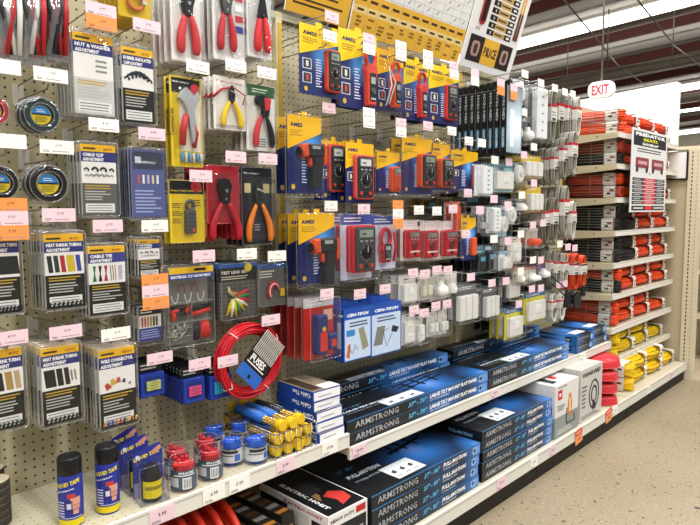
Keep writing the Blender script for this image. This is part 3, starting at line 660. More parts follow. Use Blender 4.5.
# tape spools in round blisters
def spool(name, px, py, rp, core, label, n, ring='1c1c1c'):
    Y, Z = at(px, py, PLANX-.010); R = (at(px+rp, py, PLANX)[0]-at(px-rp, py, PLANX)[0])/2
    r = empty(name); b = MB()
    P = [(.002, R*.62), (.002, R*.86), (.016, R*.88), (.016, R*.60)]
    seg = 28; V = []
    for k in range(seg):
        A = 2*PI*k/seg
        for (n_, q) in P: V.append((n_, q*math.cos(A), q*math.sin(A)))
    b.add(V, [(k*4+i, k*4+(i+1) % 4, ((k+1) % seg)*4+(i+1) % 4, ((k+1) % seg)*4+i) for k in range(seg) for i in range(4)], mat(ring, .35))
    b.build('tape_roll', r)
    c = MB(); c.cyl((.004, 0, 0), EX, [(0, R*.52), (.008, R*.52)], mat('d9c21e', .5, noise=.02))
    c.poly(.0125, [(R*.5*math.cos(a), R*.5*math.sin(a)) for a in [.05+i*PI*.97/12 for i in range(13)]], mat('2f7fc0')); c.rect(.0129, -R*.47, R*.47, -R*.02, R*.06, BLK)
    c.lines(.0129, -R*.34, R*.34, -R*.40, -R*.08, 4, '8a7a1c', .2); c.lines(.0129, -R*.24, R*.24, R*.12, R*.32, 2, 'd5e4f2', .2); c.build('round_label', r)
    s = MB(); s.cyl((.0, 0, 0), EX, [(0, R*1.0), (.004, R*1.0), (.0045, R*.93), (.022, R*.90), (.0225, R*.60), (.014, R*.55)], CLEAR, 28)
    for q, nn in ((1.0, .002), (.92, .02), (.62, .021)): s.tube([(nn, R*q*math.cos(2*PI*k/28), R*q*math.sin(2*PI*k/28)) for k in range(28)], .0012, RIM, 4, True)
    s.prism(0, .003, rr(0, R*1.02, R*.5, R*.3, .006), CLEAR); s.build('round_blister', r)
    stack(r, label, 'tape roll', label.split(',')[0]+' packs', (PLANX-.02, Y, Z), n, .028)
spool('tape_spool', 41, 115, 19.5, 't', 'teal tape spool in a round clear pack', 3, '1f3634')
spool('tape_spool', 48, 184, 21, 't', 'black tape spool in a round clear pack', 3, '121111')
spool('tape_spool', 0, 183, 20, 't', 'black tape spool in a round clear pack cut by the left picture edge', 3, '121111')
spool('tape_spool', -8, 110, 18, 't', 'red tape spool in a round clear pack at the left picture edge', 4, 'a82a28')
# bags of snips, top left
def bag_pack(x0, x1, lab, seed):
    X = PLANX; box = (x0, -30, x1, 61); w_, h = dims(box); r = empty('bagged_snips'); rd = random.Random(seed)
    b = MB()
    cs = [['2a2b2e', 'a8282c', '2a2b2e'], ['2c2d30', 'd8d6d2', 'b02a2e'], ['3a3b3e', 'b02a2e', 'c9c7c4']][seed % 3]
    for q, (u0, u1, c) in enumerate(((-.40, -.02, cs[0]), (.36, .0, cs[0]), (-.15, .12, cs[1]), (.20, -.22, cs[2]), (.42, .30, cs[1]))):
        b.tube([(.006+.002*q, w_*u0, -h*.16), (.008+.002*q, w_*(u0*.75+u1*.25), -h*.45), (.006+.002*q, w_*u1, -h*.93)], [.004, .0075, .0055], mat(c, .3), 7)
    b.prism(.004, .012, [(-w_*.35, -h*.14), (w_*.35, -h*.14), (w_*.12, -h*.36), (-w_*.12, -h*.36)], mat('8f8f90', .25, .8), .002); b.build('tool', r)
    s = MB(); V = []; nu, nv = 7, 14
    for j in range(nv+1):
        for i in range(nu+1):
            u = -w_/2+w_*i/nu; v = -h*j/nv; e = math.sin(PI*i/nu)*math.sin(PI*min(1, j/nv)); V.append((.004+.016*e+rd.uniform(-.002, .002)*e, u, v))
    s.add(V, [(j*(nu+1)+i, (j+1)*(nu+1)+i, (j+1)*(nu+1)+i+1, j*(nu+1)+i+1) for j in range(nv) for i in range(nu)], BAG, True)
    s.rect(.0035, -w_/2, w_/2, -h, -h*.96, RIM); s.build('clear_bag', r)
    hang(r, box, lab, 'package', lab+' and those behind it', 4, .03)
bag_pack(-2, 21, 'clear bag of red handled snips at the top left corner', 1)
bag_pack(22, 45, 'clear bag of dark grey handled snips, second from the top left corner', 2)
bag_pack(46, 67, 'clear bag of red handled snips beside the glaring hardware pack', 3)
# yellow carded clamps, top
box = (118, -40, 150, 18); w_, h = dims(box); r = empty('hose_clamp_card')
b = MB(); b.prism(0, .002, rr(0, -h/2, w_, h, .006), mat('d8b51e', .45)); b.lines(.0024, -w_*.4, w_*.3, -h*.4, -h*.2, 4, '4a3a12'); b.build('backing_card', r)
b = MB(); b.tube([(.012, .022*math.cos(a), -h*.72+.022*math.sin(a)) for a in [PI*2*i/18 for i in range(18)]], .006, mat('c9763c', .35), 7, True); b.box(.004, .02, .016, .03, -h*.72-.006, -h*.72+.006, mat('b7b3ab', .3, .6)); b.build('copper_ring', r)
b = shell(w_, h, .024); b.build('clear_blister', r)
hang(r, box, 'yellow card with a copper coloured ring at the top of the panel', 'package', 'yellow cards with copper rings', 6, .026)
# crimpers and strippers
def hd_none(b, n, w_, h): pass
def hd_lines(b, n, w_, h): b.lines(n, -w_*.35, w_*.2, -h*.2, -h*.08, 3, '8b8b88', .3)
def add_tool(name, box, card, tool, lab, n, sp=.03, header=hd_none, extra=None, grp=None, d=.034):
    w_, h = dims(box); r = tool_pack(name, w_, h, card, tool, header, extra, d); hang(r, box, lab, 'hand tool pack', grp or lab+' and those behind', n, sp)
add_tool('crimper_pack', (171, -22, 202, 62), 'ebeae6', lambda b, w_, h: plier_shape(b, 0, -h*.16, h*.76, 'c8383c', '1c1d20', .014, .29, .0098), 'white carded crimper with thick red handles above the yellow crimper pack', 4, .036)
add_tool('crimper_pack', (213, -20, 245, 61), 'e6e5e2', lambda b, w_, h: plier_shape(b, -w_*.12, -h*.14, h*.76, 'c02c38', '4c4e50', .014, .26, .0085),
         'white carded wire crimper with grey jaws and red handles', 6, .03, extra=lambda b, w_, h: [b.rect(.004, w_*.2, w_*.44, -h*.62+j*h*.13, -h*.54+j*h*.13, c) for j, c in enumerate(['2c3a8a', 'b8323c', 'e9e9e9', 'b8323c'])])
add_tool('snip_pack', (247, -24, 272, 58), 'e0e0dd', lambda b, w_, h: plier_shape(b, w_*.05, -h*.24, h*.70, 'd8262a', '1a1b1d', .014, .22, .0095, 'long'), 'needle nosed snips with bright red grips beside the yellow post', 8, .026)
def t_multi(b, w_, h):
    G = mat('c9cccd', .25, .6)
    b.prism(.008, .018, [(-w_*.20, -h*.16), (-w_*.05, -h*.12), (w_*.18, -h*.2), (w_*.34, -h*.14), (w_*.36, -h*.24), (w_*.16, -h*.36), (w_*.26, -h*.58), (w_*.14, -h*.74), (w_*.04, -h*.58), (-w_*.02, -h*.38), (-w_*.16, -h*.28), (-w_*.32, -h*.24)], G, .002)
    b.tube([(.014, -w_*.08, -h*.42), (.014, -w_*.16, -h*.56), (.014, -w_*.20, -h*.76)], [.008, .0105, .009], mat('c0302c', .35), 8)
    b.tube([(.012, w_*.14, -h*.50), (.012, w_*.24, -h*.62), (.012, w_*.16, -h*.78)], [.006, .008, .007], mat('a8282c', .35), 8)
def h_multi(b, n, w_, h):
    b.rect(n, -w_*.44, w_*.44, -h*.18, -h*.02, '232427'); b.cyl((n, w_*.28, -h*.12), EX, [(0, w_*.14), (.0005, w_*.14)], mat('c2303a'), 14); b.text('Multi Crimper', (n+.0005, -w_*.4, -h*.08), 'e9e9e9', h=h*.028, w=w_*.5)
    b.text('Terminal kit', (n+.0004, -w_*.40, -h*.66), '3a3312', w=h*.3, a=EZ, b=-EY)
    b.rect(n, -w_*.22, w_*.42, -h*.82, -h*.18, 'e6e2d2')
add_tool('crimper_pack', (171, 77, 203, 167), 'dfc116', t_multi, 'yellow carded multi crimper with silver jaws and red handle', 2, .03, h_multi,
         lambda b, w_, h: [b.tube([(.008, -w_*.2+i*w_*.12, -h*.84), (.008, -w_*.2+i*w_*.12, -h*.95)], .0042, mat(['4a8fc9', 'c9c9c6'][i % 2]), 6) for i in range(6)])
def h_strip(b, n, w_, h):
    b.text('7" Wire Stripper', (n, -w_*.42, -h*.13), 'c23a3e', h=h*.05, w=w_*.84, bold=.03); b.rect(n, -w_*.45, w_*.45, -h*.97, -h*.9, 'b8b8b4')
add_tool('stripper_pack', (214, 77, 246, 130), 'eeebe2', lambda b, w_, h: (plier_shape(b, w_*.02, -h*.16, h*.80, 'e6c21c', '26272a', .012, .52, .0068, 'stripper'), b.tube([(.012, w_*.02, -h*.2), (.012, -w_*.3, -h*.26), (.012, -w_*.55, -h*.42)], .004, mat('a8242a', .35), 6), b.tube([(.012, w_*.1, -h*.2), (.012, w_*.44, -h*.32), (.012, w_*.36, -h*.5)], .0022, mat('a8242a', .35), 6)), 'white carded wire stripper with yellow grips', 7, .028, h_strip)
def h_green(b, n, w_, h): b.rect(n, -w_/2+.001, w_/2-.001, -h*.18, -h*.005, '2f5a34'); b.lines(n+.0004, -w_*.3, w_*.3, -h*.13, -h*.05, 2, 'c9dcb8'); b.lines(n, -w_*.1, w_*.2, -h*.95, -h*.80, 4, '6a6a68')
add_tool('cable_cutter_pack', (247, 85, 276, 151), 'e4e3da', lambda b, w_, h: plier_shape(b, w_*.02, -h*.16, h*.80, 'c4303a', '1f2124', .014, .40, .0075, 'cutter', '1c1c1e'), 'green topped card with a red and black cable cutter', 4, .03, h_green)
def h_coax(b, n, w_, h):
    b.rect(n, -w_/2+.002, w_/2-.002, -h*.22, -h*.01, '1b1a1a'); b.text('Rotary Coaxial Cable Stripper', (n+.0004, -w_*.44, -h*.19), 'e2c81c', w=w_*.88, h=h*.035, bold=.03)
    b.cyl((n, w_*.27, -h*.10), EX, [(0, w_*.15), (.0005, w_*.15)], mat('b82a30'), 14)
    for j in range(3): b.lines(n, -w_*.42, -w_*.12, -h*(.45+j*.12), -h*(.36+j*.12), 3, '5c4c12', .3)
    b.lines(n, w_*.12, w_*.42, -h*.42, -h*.30, 3, '5c4c12', .3)
def t_coax(b, w_, h):
    G = mat('4a4b4d', .4); c = w_*.04
    b.tube([(.012, c+.0125*math.cos(a), -h*.40+.014*math.sin(a)) for a in [PI*2*i/16 for i in range(16)]], .0055, G, 6, True)
    b.prism(.006, .020, rr(c, -h*.66, w_*.30, h*.38, .006), G, .003); b.rect(.0205, c+.002, c+.010, -h*.82, -h*.77, 'c9502a')
    for k in range(5): b.rect(.0204, c-w_*.10, c+w_*.08, -h*.55-k*.012, -h*.55-k*.012+.003, '2e2f31')
add_tool('coax_stripper_pack', (170, 180, 205, 243), 'e2c313', t_coax, 'yellow carded grey coaxial cable stripper', 2, .03, h_coax)
add_tool('crimper_pack', (207, 165, 240, 224), 'a8202c', lambda b, w_, h: plier_shape(b, 0, -h*.22, h*1.08, 'a81f2c', '1d1e20', .014, .52, .0085, 'crimper'), 'red carded crimper with red and black handles', 5, .032)
def h_blk(b, n, w_, h):
    b.text('Wire Stripper', (n, -w_*.42, -h*.10), 'd8d8d6', h=h*.03, w=w_*.5)
    for sx in (-1, 1): b.prism(n, n+.001, rr(sx*w_*.30, -h*.27, w_*.2, h*.12, .003), mat('b9ad7c'))
    b.lines(n, -w_*.1, w_*.12, -h*.82, -h*.72, 3, '9a9aa0', .3)
add_tool('stripper_pack', (242, 167, 273, 245), '1f2029', lambda b, w_, h: plier_shape(b, w_*.02, -h*.17, h*.80, 'e07a22', '34363a', .012, .46, .0078, 'stripper'), 'black carded wire stripper with orange handles', 4, .03, h_blk)
# electrical clip assortment tray
def tray_pack(name, box, label, header, X=.15, n=2):
    w_, h = dims(box, X); r = empty(name); D = .04
    b = MB(); b.box(.001, .004, -w_/2+.003, w_/2-.003, -h+.003, -.003, mat('77756f', .6))
    if header: b.rect(D+.0006, -w_/2+.004, w_/2-.004, -h*.09, -.003, 'd8ae2a'); b.rect(D+.0006, -w_/2+.004, w_/2-.004, -h*.16, -h*.09, '2a4488'); b.text('ELECTRICAL CLIP ASSORTMENT', (D+.001, -w_*.44, -h*.145), 'f0f0f0', h=h*.035, w=w_*.86, bold=.03); b.prism(D+.001, D+.0016, rr(w_*.18, -h*.05, w_*.26, h*.03, .003), BLK)
    else: b.rect(.0146, -w_*.45, -w_*.1, -h*.9, -h*.1, 'e2e2dc')
    b.build('printed_card', r)
    t = MB(); rd = random.Random(11)
    def clip(u, v, c, a, L=.05):
        dx, dy = math.cos(a)*L/2, math.sin(a)*L/2; t.tube([(.02, u-dx, v-dy), (.022, u, v), (.02, u+dx, v+dy)], [.005, .009, .006], mat(c, .4), 6)
    if header:
        clip(-w_*.30, -h*.55, 'c83a2a', .3, .04); clip(-w_*.2, -h*.52, '1c1c1c', 0, .06); clip(-w_*.2, -h*.59, '1c1c1c', .05, .06); clip(-w_*.34, -h*.62, 'c83a2a', 1.4, .03); clip(-w_*.06, -h*.56, 'c83a2a', 1.4, .03)
        clip(w_*.24, -h*.54, '1c1c1c', .1, .07); clip(w_*.24, -h*.60, 'c8302a', .15, .07)
        for i in range(4): clip(w_*.08+i*w_*.035, -h*.85, '1d1e22', 1.5, .05)
        for i in range(4): clip(w_*.26+i*w_*.045, -h*.83, 'cf2b26', 1.35+i*.12, .055)
        for i in range(44): u, v, a = -w_*.24+rd.uniform(-.03, .03), -h*.84+rd.uniform(-.02, .02), rd.uniform(0, PI); t.tube([(.02+rd.uniform(-.006, .006), u, v), (.02, u+.016*math.cos(a), v+.016*math.sin(a))], .0018, mat('c4c4c0', .3, .7), 5)
        for i in range(5): u = w_*(-.3+.14*i); t.tube([(.02, u+.012*math.cos(a_), -h*.34+.03*math.sin(a_)*(1 if i % 2 else -1)) for a_ in [x*.5 for x in range(7)]], .0016, mat('8e2026' if i % 2 else 'cfcac0', .4), 5)
    else:
        for i in range(8): clip(-w_*.3+i*w_*.09, -h*.5, ['b3262e', 'cfb52c', '2c3a8a', '1f2020'][i % 4], 1.5, .03)
    t.build('contents', r)
    s = shell(w_, h, D, .006); rim(s, w_, h, D-.002); rim(s, w_+.004, h+.004, .002)
    for v in (-.46, -.70): s.box(.006, D-.004, -w_*.46, w_*.46, -h*(-v)-.001, -h*(-v)+.001, RIM)
    s.box(.006, D-.004, -.001, .001, -h*.97, -h*.46, RIM); s.build('clear_clamshell', r)
    hang(r, box, label, 'package', label+' and the one behind', n, .05, X=X)
tray_pack('clip_assortment_pack', (163, 265, 209, 344), 'clear divided tray of red and black electrical clips', True, .19, 3)
# small heat shrink card beside the tray
box = (137, 305, 161, 341); w_, h = dims(box, .19); r = empty('tubing_pack'); b = MB(); b.box(.001, .012, -w_/2+.003, w_/2-.003, -h+.003, -.003, 'e6e4dc'); n = .0124
b.rect(n, -w_*.46, w_*.46, -h*.26, -h*.02, '1d1e22'); b.lines(n+.0004, -w_*.4, w_*.3, -h*.22, -h*.08, 2, 'e9e9e6', .3)
for i, c in enumerate(['c24a4e', 'c24a4e', 'b39a36', 'b39a36', '2a2a30', '2a2a30']): b.rect(n+.0004, -w_*.36+i*w_*.12, -w_*.29+i*w_*.12, -h*.58, -h*.32, c)
b.rect(n, -w_*.46, w_*.46, -h*.98, -h*.62, '2f3f8c'); b.lines(n+.0004, -w_*.4, w_*.4, -h*.92, -h*.66, 4, 'aab4dc', .3); b.build('printed_card', r)
s = shell(w_+.01, h+.01, .02); rim(s, w_+.01, h+.01, .016); s.build('clear_clamshell', r)
hang(r, box, 'small clear pack with coloured sleeves over a blue block, beside the clip tray', 'package', 'small blue and white tubing packs', 4, .025, X=.19)
# test leads
def lead_pack(box, lab, cols, n, title):
    w_, h = dims(box, .2); r = empty('test_lead_pack'); b = MB(); b.box(0, .003, -w_/2, w_/2, -h, 0, mat('4c4d4a', .5))
    b.rect(.0034, -w_/2, w_/2, -h*.08, 0, '2f5aa8'); b.rect(.0034, -w_/2, w_/2, -h*.32, -h*.08, '20211f'); b.text(title, (.0038, -w_*.42, -h*.19), 'eceae2', h=h*.055, w=w_*.7, bold=.03); b.lines(.0038, -w_*.42, w_*.3, -h*.30, -h*.22, 2, 'c9c5b0', .3)
    b.cyl((.0035, w_*.3, -h*.09), EX, [(0, w_*.1), (.001, w_*.1)], mat('d8c62c'), 14)
    for i in range(9): b.rect(.0036, -w_/2, w_/2, -h*(.36+i*.07), -h*(.355+i*.07), '8b8b84')
    for i in range(7): b.rect(.0036, -w_*.45+i*w_*.15, -w_*.445+i*w_*.15, -h, -h*.33, '8b8b84')
    b.build('printed_card', r)
    t = MB()
    for i, c in enumerate(cols):
        a = -2.0+i*2.6/len(cols); u0, v0 = -w_*.16, -h*.60
        t.tube([(.012, -w_*.28, -h*.40), (.014, -w_*.30+i*.002, -h*.50), (.012, u0+.01*i, v0)], .0016, mat(c, .4), 5)
        L = h*.36; t.tube([(.012, u0+.008*math.cos(a), v0+.008*math.sin(a)), (.014, u0+L*.5*math.cos(a), v0+L*.5*math.sin(a)), (.012, u0+L*math.cos(a), v0+L*math.sin(a))], [.004, .0075, .0035], mat(c, .35), 6)
    t.build('contents', r); s = shell(w_, h, .026); rim(s, w_, h, .02); s.build('clear_clamshell', r)
    hang(r, box, lab, 'package', lab+' and those behind', n, .028, X=.2)
lead_pack((219, 263, 256, 318), 'black carded set of coloured alligator test leads', ['cfb91e', 'e6e4dc', 'cfb91e', '1f8a4a', 'cfb91e', 'e6e4dc', 'c22c2c', '1f8a4a', 'c22c2c'], 6, 'TEST LEAD SET')
box = (257, 264, 285, 305); w_, h = dims(box, .2); r = empty('jumper_wire_pack'); b = MB(); b.box(0, .003, -w_/2, w_/2, -h, 0, mat('5a5b58', .5)); b.rect(.0034, -w_/2, w_/2, -h*.1, 0, '2f5aa8'); b.lines(.0036, -w_*.4, w_*.2, -h*.34, -h*.14, 3, 'd8d8d0', .3); b.build('printed_card', r)
t = MB()
for i, c in enumerate(['b8262c', 'b8262c', 'e3dfd6', 'c22f38']): t.tube([(.010+i*.002, (.026-.003*i)*math.cos(a)+w_*.06, -h*.66+(.034-.004*i)*math.sin(a)) for a in [.1+x*.35 for x in range(12)]], .0030, mat(c, .4), 5)
t.box(.006, .012, w_*.30, w_*.45, -h*.80, -h*.62, 'cfb02c'); t.build('contents', r); s = shell(w_, h, .026); rim(s, w_, h, .02); s.build('clear_clamshell', r)
hang(r, box, 'clear pack with a loop of red and white jumper wire', 'package', 'jumper wire packs', 6, .028, X=.2)
# fuse packs
def fuse(box, c, lab, n, style):
    w_, h = dims(box, .2); r = empty('fuse_pack'); b = MB()
    b.box(0, .002, -w_/2, w_/2, -h, .035, mat('17181c', .4)); b.lines(.0024, -w_*.4, w_*.4, .006, .028, 2, 'b9b9b6', .3); b.build('header_card', r)
    b = MB(); b.prism(.002, .018, rr(0, -h*.5, w_, h*.96, .004), mat('203a9c', .3), .002); b.prism(.018, .0185, rr(0, -h*.5, w_*.76, h*.66, .003), mat('17307c', .35)); b.build('blue_case', r)
    t = MB(); p = mat(c, .35)
    if style: 
        for i in range(6): t.prism(.0185, .024, rr(-w_*.28+i*w_*.11, -h*.5, w_*.07, h*.5, .001), p)
    else:
        for i in range(3): t.prism(.0185, .024, rr(0, -h*.38-i*h*.13, w_*.58, h*.11, .002), p); t.rect(.0245, -w_*.15, w_*.15, -h*.385-i*h*.13, -h*.36-i*h*.13, '55555a')
    t.build('fuses', r)
    hang(r, box, lab, 'fuse pack', lab.split(' on')[0]+'s', n, .0215, X=.2)
fuse((139, 372, 163, 396), 'b5b96a', 'blue fuse pack with yellow green fuses on its front', 4, 0)
fuse((182, 377, 203, 402), 'd2487c', 'blue fuse pack with pink fuses on its front', 8, 0)
fuse((208, 374, 230, 398), '2f9fc0', 'blue fuse pack with cyan fuses on its front', 6, 1)
# red coil with comb card
X = .22; Yc, Zc = at(251, 361, X); Rr = (at(284, 361, X)[0]-at(218, 361, X)[0])/2*.98
r = empty('wire_coil', (X, Yc, Zc)); tag(r, 'coil of glossy red wire with a slanted blue and black fuse card', 'wire coil')
b = MB(); rd = random.Random(4)
for k in range(24):
    q = Rr*(.72+.25*rd.random()); nn = -.03+.045*rd.random(); ph = rd.random()*6
    b.tube([(nn+.004*math.sin(A+ph), q*math.cos(A)*1.0, q*math.sin(A)*.96+.003*math.sin(3*A+ph)) for A in [2*PI*i/30 for i in range(30)]], .0042, mat('c4202a', .25, noise=.03), 6, True)
b.build('red_wire', r)
b = MB()
for A in (.6, 2.2, 3.8, 5.2): b.tube([(-.02+.04*s2, Rr*.88*math.cos(A)+.014*c2*math.cos(A), Rr*.86*math.sin(A)+.014*c2*math.sin(A)) for s2, c2 in ((-.1, -1), (.5, -1.2), (1.1, 0), (.5, 1.2), (-.1, 1))], .0018, mat('d8d4ca'), 5)
b.build('wire_tie', r)
b = MB(); b.box(0, .002, -.055, .055, -.025, .10, mat('17181a', .4)); b.box(0, .002, -.055, .055, -.070, -.026, mat('2a62b8', .4)); b.cyl((.0022, 0, -.052), EX, [(0, .007), (.0004, .007)], BLK, 14)
b.text('FUSES', (.0024, -.040, -.008), 'e9e9e6', h=.026, w=.075, bold=.04); b.rect(.0024, -.045, .045, -.016, -.012, 'e9e9e6')
for i in range(13): b.box(.003, .006, -.050+i*.0082, -.0475+i*.0082, .022, .11, mat('c2beb4', .3))
for j in range(3): b.box(.0035, .0055, -.052, .052, .035+j*.028, .0375+j*.028, mat('9d9a92', .35))
o = b.build('fuse_card', r); o.location = (.03, .004, -.005); o.rotation_euler = (-.80, 0, 0)
# ================================================================== HOOKS OF THE LEFT PANEL
H1 = [((51, 75), 'w', '1.99', 'the bags of snips'), ((2, 66), 'w', '', 'the corner bag of snips'), ((101, 10), 'po', '6.99', 'the glaring hardware pack'), ((147, 26), 'p', '3.99', 'the yellow ring cards'),
 ((104, 125), 'w', '4.99', 'the row under the hardware pack'), ((152, 134), 'p', '4.99', 'the rubber clamp packs'), ((57, 147), 'w', '2.99', 'the black tape spools'), ((8, 141), 'w', '', 'the left edge tape spools'),
 ((108, 226), 'p', '6.99', 'the cable clip packs'), ((155, 226), 'w', '4.99', 'the blue terminal packs'), ((59, 215), 'p', '3.99', 'the coloured tubing packs'), ((9, 205), 'opo', '3.99', 'the left edge tubing packs'),
 ((10, 338), 'p', '4.99', 'the tan tubing packs'), ((66, 332), 'p', '4.99', 'the black tubing packs'), ((116, 334), 'w', '4.99', 'the wire connector packs'), ((155, 280), 'opo', '5.99', 'the small clip packs'),
 ((198, 67), 'w', '12.99', 'the thick red handled crimper'), ((236, 66), 'w', '7.99', 'the grey jawed crimper'), ((267, 73), 'w', '3.99', 'the red snips'), ((201, 176), 'p', '9.99', 'the coax stripper'),
 ((236, 157), 'p', '12.99', 'the red carded crimper'), ((268, 159), 'p', '8.99', 'the orange handled stripper'), ((204, 256), 'p', '7.99', 'the clip tray'), ((247, 254), 'w', '4.99', 'the alligator leads'), ((277, 256), 'w', '3.99', 'the jumper wire'),
 ((160, 358), 'p', '1.99', 'the yellow green fuses'), ((200, 364), 'p', '1.99', 'the pink fuses'), ((228, 361), 'p', '1.99', 'the cyan fuses'), ((271, 320), 'p', '4.99', 'the red wire coil')]
for (p, c, t, lab) in H1: hook(*p, c, t, lab, X=.255 if p[1] < 345 else .235, w_=.082 if p[0] < 170 else .078, h_=.034 if p[0] < 170 else .036)
# ================================================================== METER CARDS, SECOND BAY
def dev_meter(rimc='d04a2c', sx=.30, s=1.0):
    def f(b, w_, h): meter_shape(b, w_*sx, -h*.30, w_*.36*s, h*.62, rimc, .004, .022, dial=True)
    return f
def dev_clamp(c='d04a2c', cu=.22):
    def f(b, w_, h): clamp_meter(b, w_*cu, -h*.20, w_*.30, h*.74, c)
    return f
TOP = [((300, 27, 339, 96), dev_meter('cf4a2e'), 'yellow and blue card with a boxy red meter, top row leftmost', 1, False),
       ((339, 32, 377, 109), dev_clamp('cf4a3a', .25), 'yellow and blue card with a slim red clamp meter beside the boxy one', 2, False),
       ((377, 51, 406, 111), dev_clamp('d8502c', .05), 'clear clamshell with an orange clamp meter and white lead, top row', 2, True),
       ((404, 61, 430, 121), dev_clamp('c23a3a', .10), 'narrow yellow and blue card with a red clamp meter', 3, False),
       ((429, 67, 459, 124), dev_meter('c23a3a', .18), 'yellow and blue meter card next to the tall black boxes', 3, False)]
for box, dv, lab, n, cl in TOP:
    w_, h = dims(box, .25); r = ames('meter_card', w_, h, dv, two=w_ > .16, clear=cl, yel=AMES_G if cl else AMES_Y)
    if cl:
        b = MB(); b.tube([(.03, -w_*.35, -h*.95), (.034, -w_*.18, -h*.6), (.03, -w_*.25, -h*.3), (.034, -w_*.05, -h*.55), (.03, -w_*.25, -h*.92)], .0028, mat('e6e4e0', .4), 6); b.build('white_lead', r)
    hang(r, box, lab, 'meter pack', 'packs behind the '+lab.split(',')[0], n, .035 if not cl else .06, X=.25)
ROW2 = [((288, 116, 322, 193), lambda b, w_, h: ir_gun(b, w_, h, w_*.14, -h*.36, w_/.142), 'clamshell with a black and orange infrared thermometer, upper of the two', 2, True, .27),
        ((322, 141, 346, 200), lambda b, w_, h: meter_shape(b, w_*.05, -h*.06, w_*.66, h*.80, 'c8483c', .004, .020, screen='c9c6c0'), 'blue card with a red rimmed meter behind the upper thermometer', 2, False, .20),
        ((346, 143, 374, 203), lambda b, w_, h: meter_shape(b, w_*.08, -h*.20, w_*.66, h*.74, 'cf5048', .004, .020, screen='c4c8c4'), 'blue card with a red rimmed round dial meter, middle row', 3, False, .25),
        ((377, 152, 400, 193), lambda b, w_, h: meter_shape(b, w_*.22, -h*.35, w_*.40, h*.62, 'd85426', .004, .024, body='b8442a', dial=False), 'clamshell with a slim orange tester seen partly from the side', 2, True, .25),
        ((402, 138, 433, 194), lambda b, w_, h: meter_shape(b, w_*.22, -h*.28, w_*.50, h*.60, 'd85426', .004, .034), 'yellow and blue card with a bulky orange meter, middle row', 2, True, .25),
        ((432, 144, 450, 190), lambda b, w_, h: meter_shape(b, w_*.12, -h*.32, w_*.68, h*.62, 'd85426', .004, .034), 'narrow card with an orange meter right of the bulky orange one', 2, True, .25),
        ((451, 151, 478, 191), lambda b, w_, h: b.prism(.004, .022, rr(w_*.36, -h*.62, w_*.18, h*.60, .006), mat('d2452a', .4), .003), 'yellow and blue card with a red stick tester at its edge', 4, False, .25)]
for box, dv, lab, n, cl, X in ROW2:
    w_, h = dims(box, X); r = ames('meter_card', w_, h, dv, two=False, clear=cl, yel=AMES_G, n_ins=0 if cl else 1); hang(r, box, lab, 'meter pack', 'packs behind the '+lab.split(',')[0], n, .06 if cl else .04, X=X)
box = (299, 213, 335, 283); w_, h = dims(box, .27); r = ames('meter_card', w_, h, lambda b, w_, h: ir_gun(b, w_, h, w_*.14, -h*.36, w_/.142), two=False, clear=True, yel=AMES_G, n_ins=0)
hang(r, box, 'clamshell with a black and orange infrared thermometer, lower of the two', 'meter pack', 'lower thermometer packs', 3, .058, X=.27)
# row 3
def plain_pack(name, box, lab, n, X, tool, card='c7cbe0', head='3a4c9a', sp=.04, d=.04, cat='package', wave=False):
    w_, h = dims(box, X); r = empty(name); b = MB(); b.box(0, .003, -w_/2, w_/2, -h, 0, mat(card, .5)); b.rect(.0034, -w_/2, w_/2, -h*.16, 0, head); b.lines(.0038, -w_*.4, w_*.3, -h*.13, -h*.04, 2, 'e8e8f0', .3); b.build('printed_card', r)
    t = MB(); tool(t, w_, h); t.build('contents', r); s = shell(w_+.004, h+.004, d, .008); rim(s, w_, h, d*.9); s.build('clear_clamshell', r)
    return hang(r, box, lab, cat, lab.split(',')[0]+' packs', n, sp, X=X)
plain_pack('meter_pack', (341, 214, 372, 279), 'clamshell with a large grey meter in a red case, third row', 2, .27, lambda b, w_, h: meter_shape(b, w_*.04, -h*.17, w_*.74, h*.72, 'c0242e', .005, .045, body='3c3e3e'), sp=.06, d=.055, cat='meter pack')
plain_pack('meter_pack', (372, 216, 396, 269), 'blue carded clamp meter with red leads, third row', 2, .25, lambda b, w_, h: (clamp_meter(b, -w_*.05, -h*.25, w_*.46, h*.62, 'b82a34'), b.tube([(.02, w_*.30, -h*.3), (.022, w_*.36, -h*.6), (.02, w_*.28, -h*.86)], .006, mat('c0242e', .35), 6)), sp=.06, d=.045, cat='meter pack')
for i, (x0, x1, y0, y1) in enumerate([(401, 420, 220, 260), (418, 438, 221, 260), (438, 457, 221, 258)]):
    plain_pack('meter_pack', (x0, y0, x1, y1), ['leftmost of three small red meters on white cards', 'middle one of three small red meters on white cards', 'rightmost of three small red meters on white cards'][i], 4 if i == 0 else 2, .25,
               lambda b, w_, h: (meter_shape(b, 0, -h*.24, w_*.76, h*.70, 'b81f2a', .004, .026, body='b0202c', screen='8d7f7c', dial=False), b.cyl((.031, 0, -h*.62), EX, [(0, w_*.15), (.004, w_*.12)], mat('5c2a2c', .4), 14), b.rect(.0315, -w_*.26, w_*.26, -h*.80, -h*.76, 'd8c9c4')), 'e3dfdc', 'ddd0cf', .035, .032, cat='meter pack')
plain_pack('tester_pack', (452, 202, 460, 236), 'narrow pack with an orange capped tester, above the lower row', 2, .25, lambda b, w_, h: b.prism(.004, .02, rr(0, -h*.5, w_*.6, h*.7, .004), mat('d4502c', .4), .002), 'd8d2c8', 'd6552c')
w_, h = dims((461, 218, 476, 260), .27); r = ames('meter_card', w_, h, lambda b, w_, h: b.prism(.004, .022, rr(w_*.25, -h*.68, w_*.30, h*.42, .006), mat('d2502c', .4), .003), two=False, yel=AMES_G, n_ins=0)
hang(r, (461, 218, 476, 260), 'yellow and blue card with an orange stick tester, third row', 'meter pack', 'stick tester packs', 3, .035, X=.27)
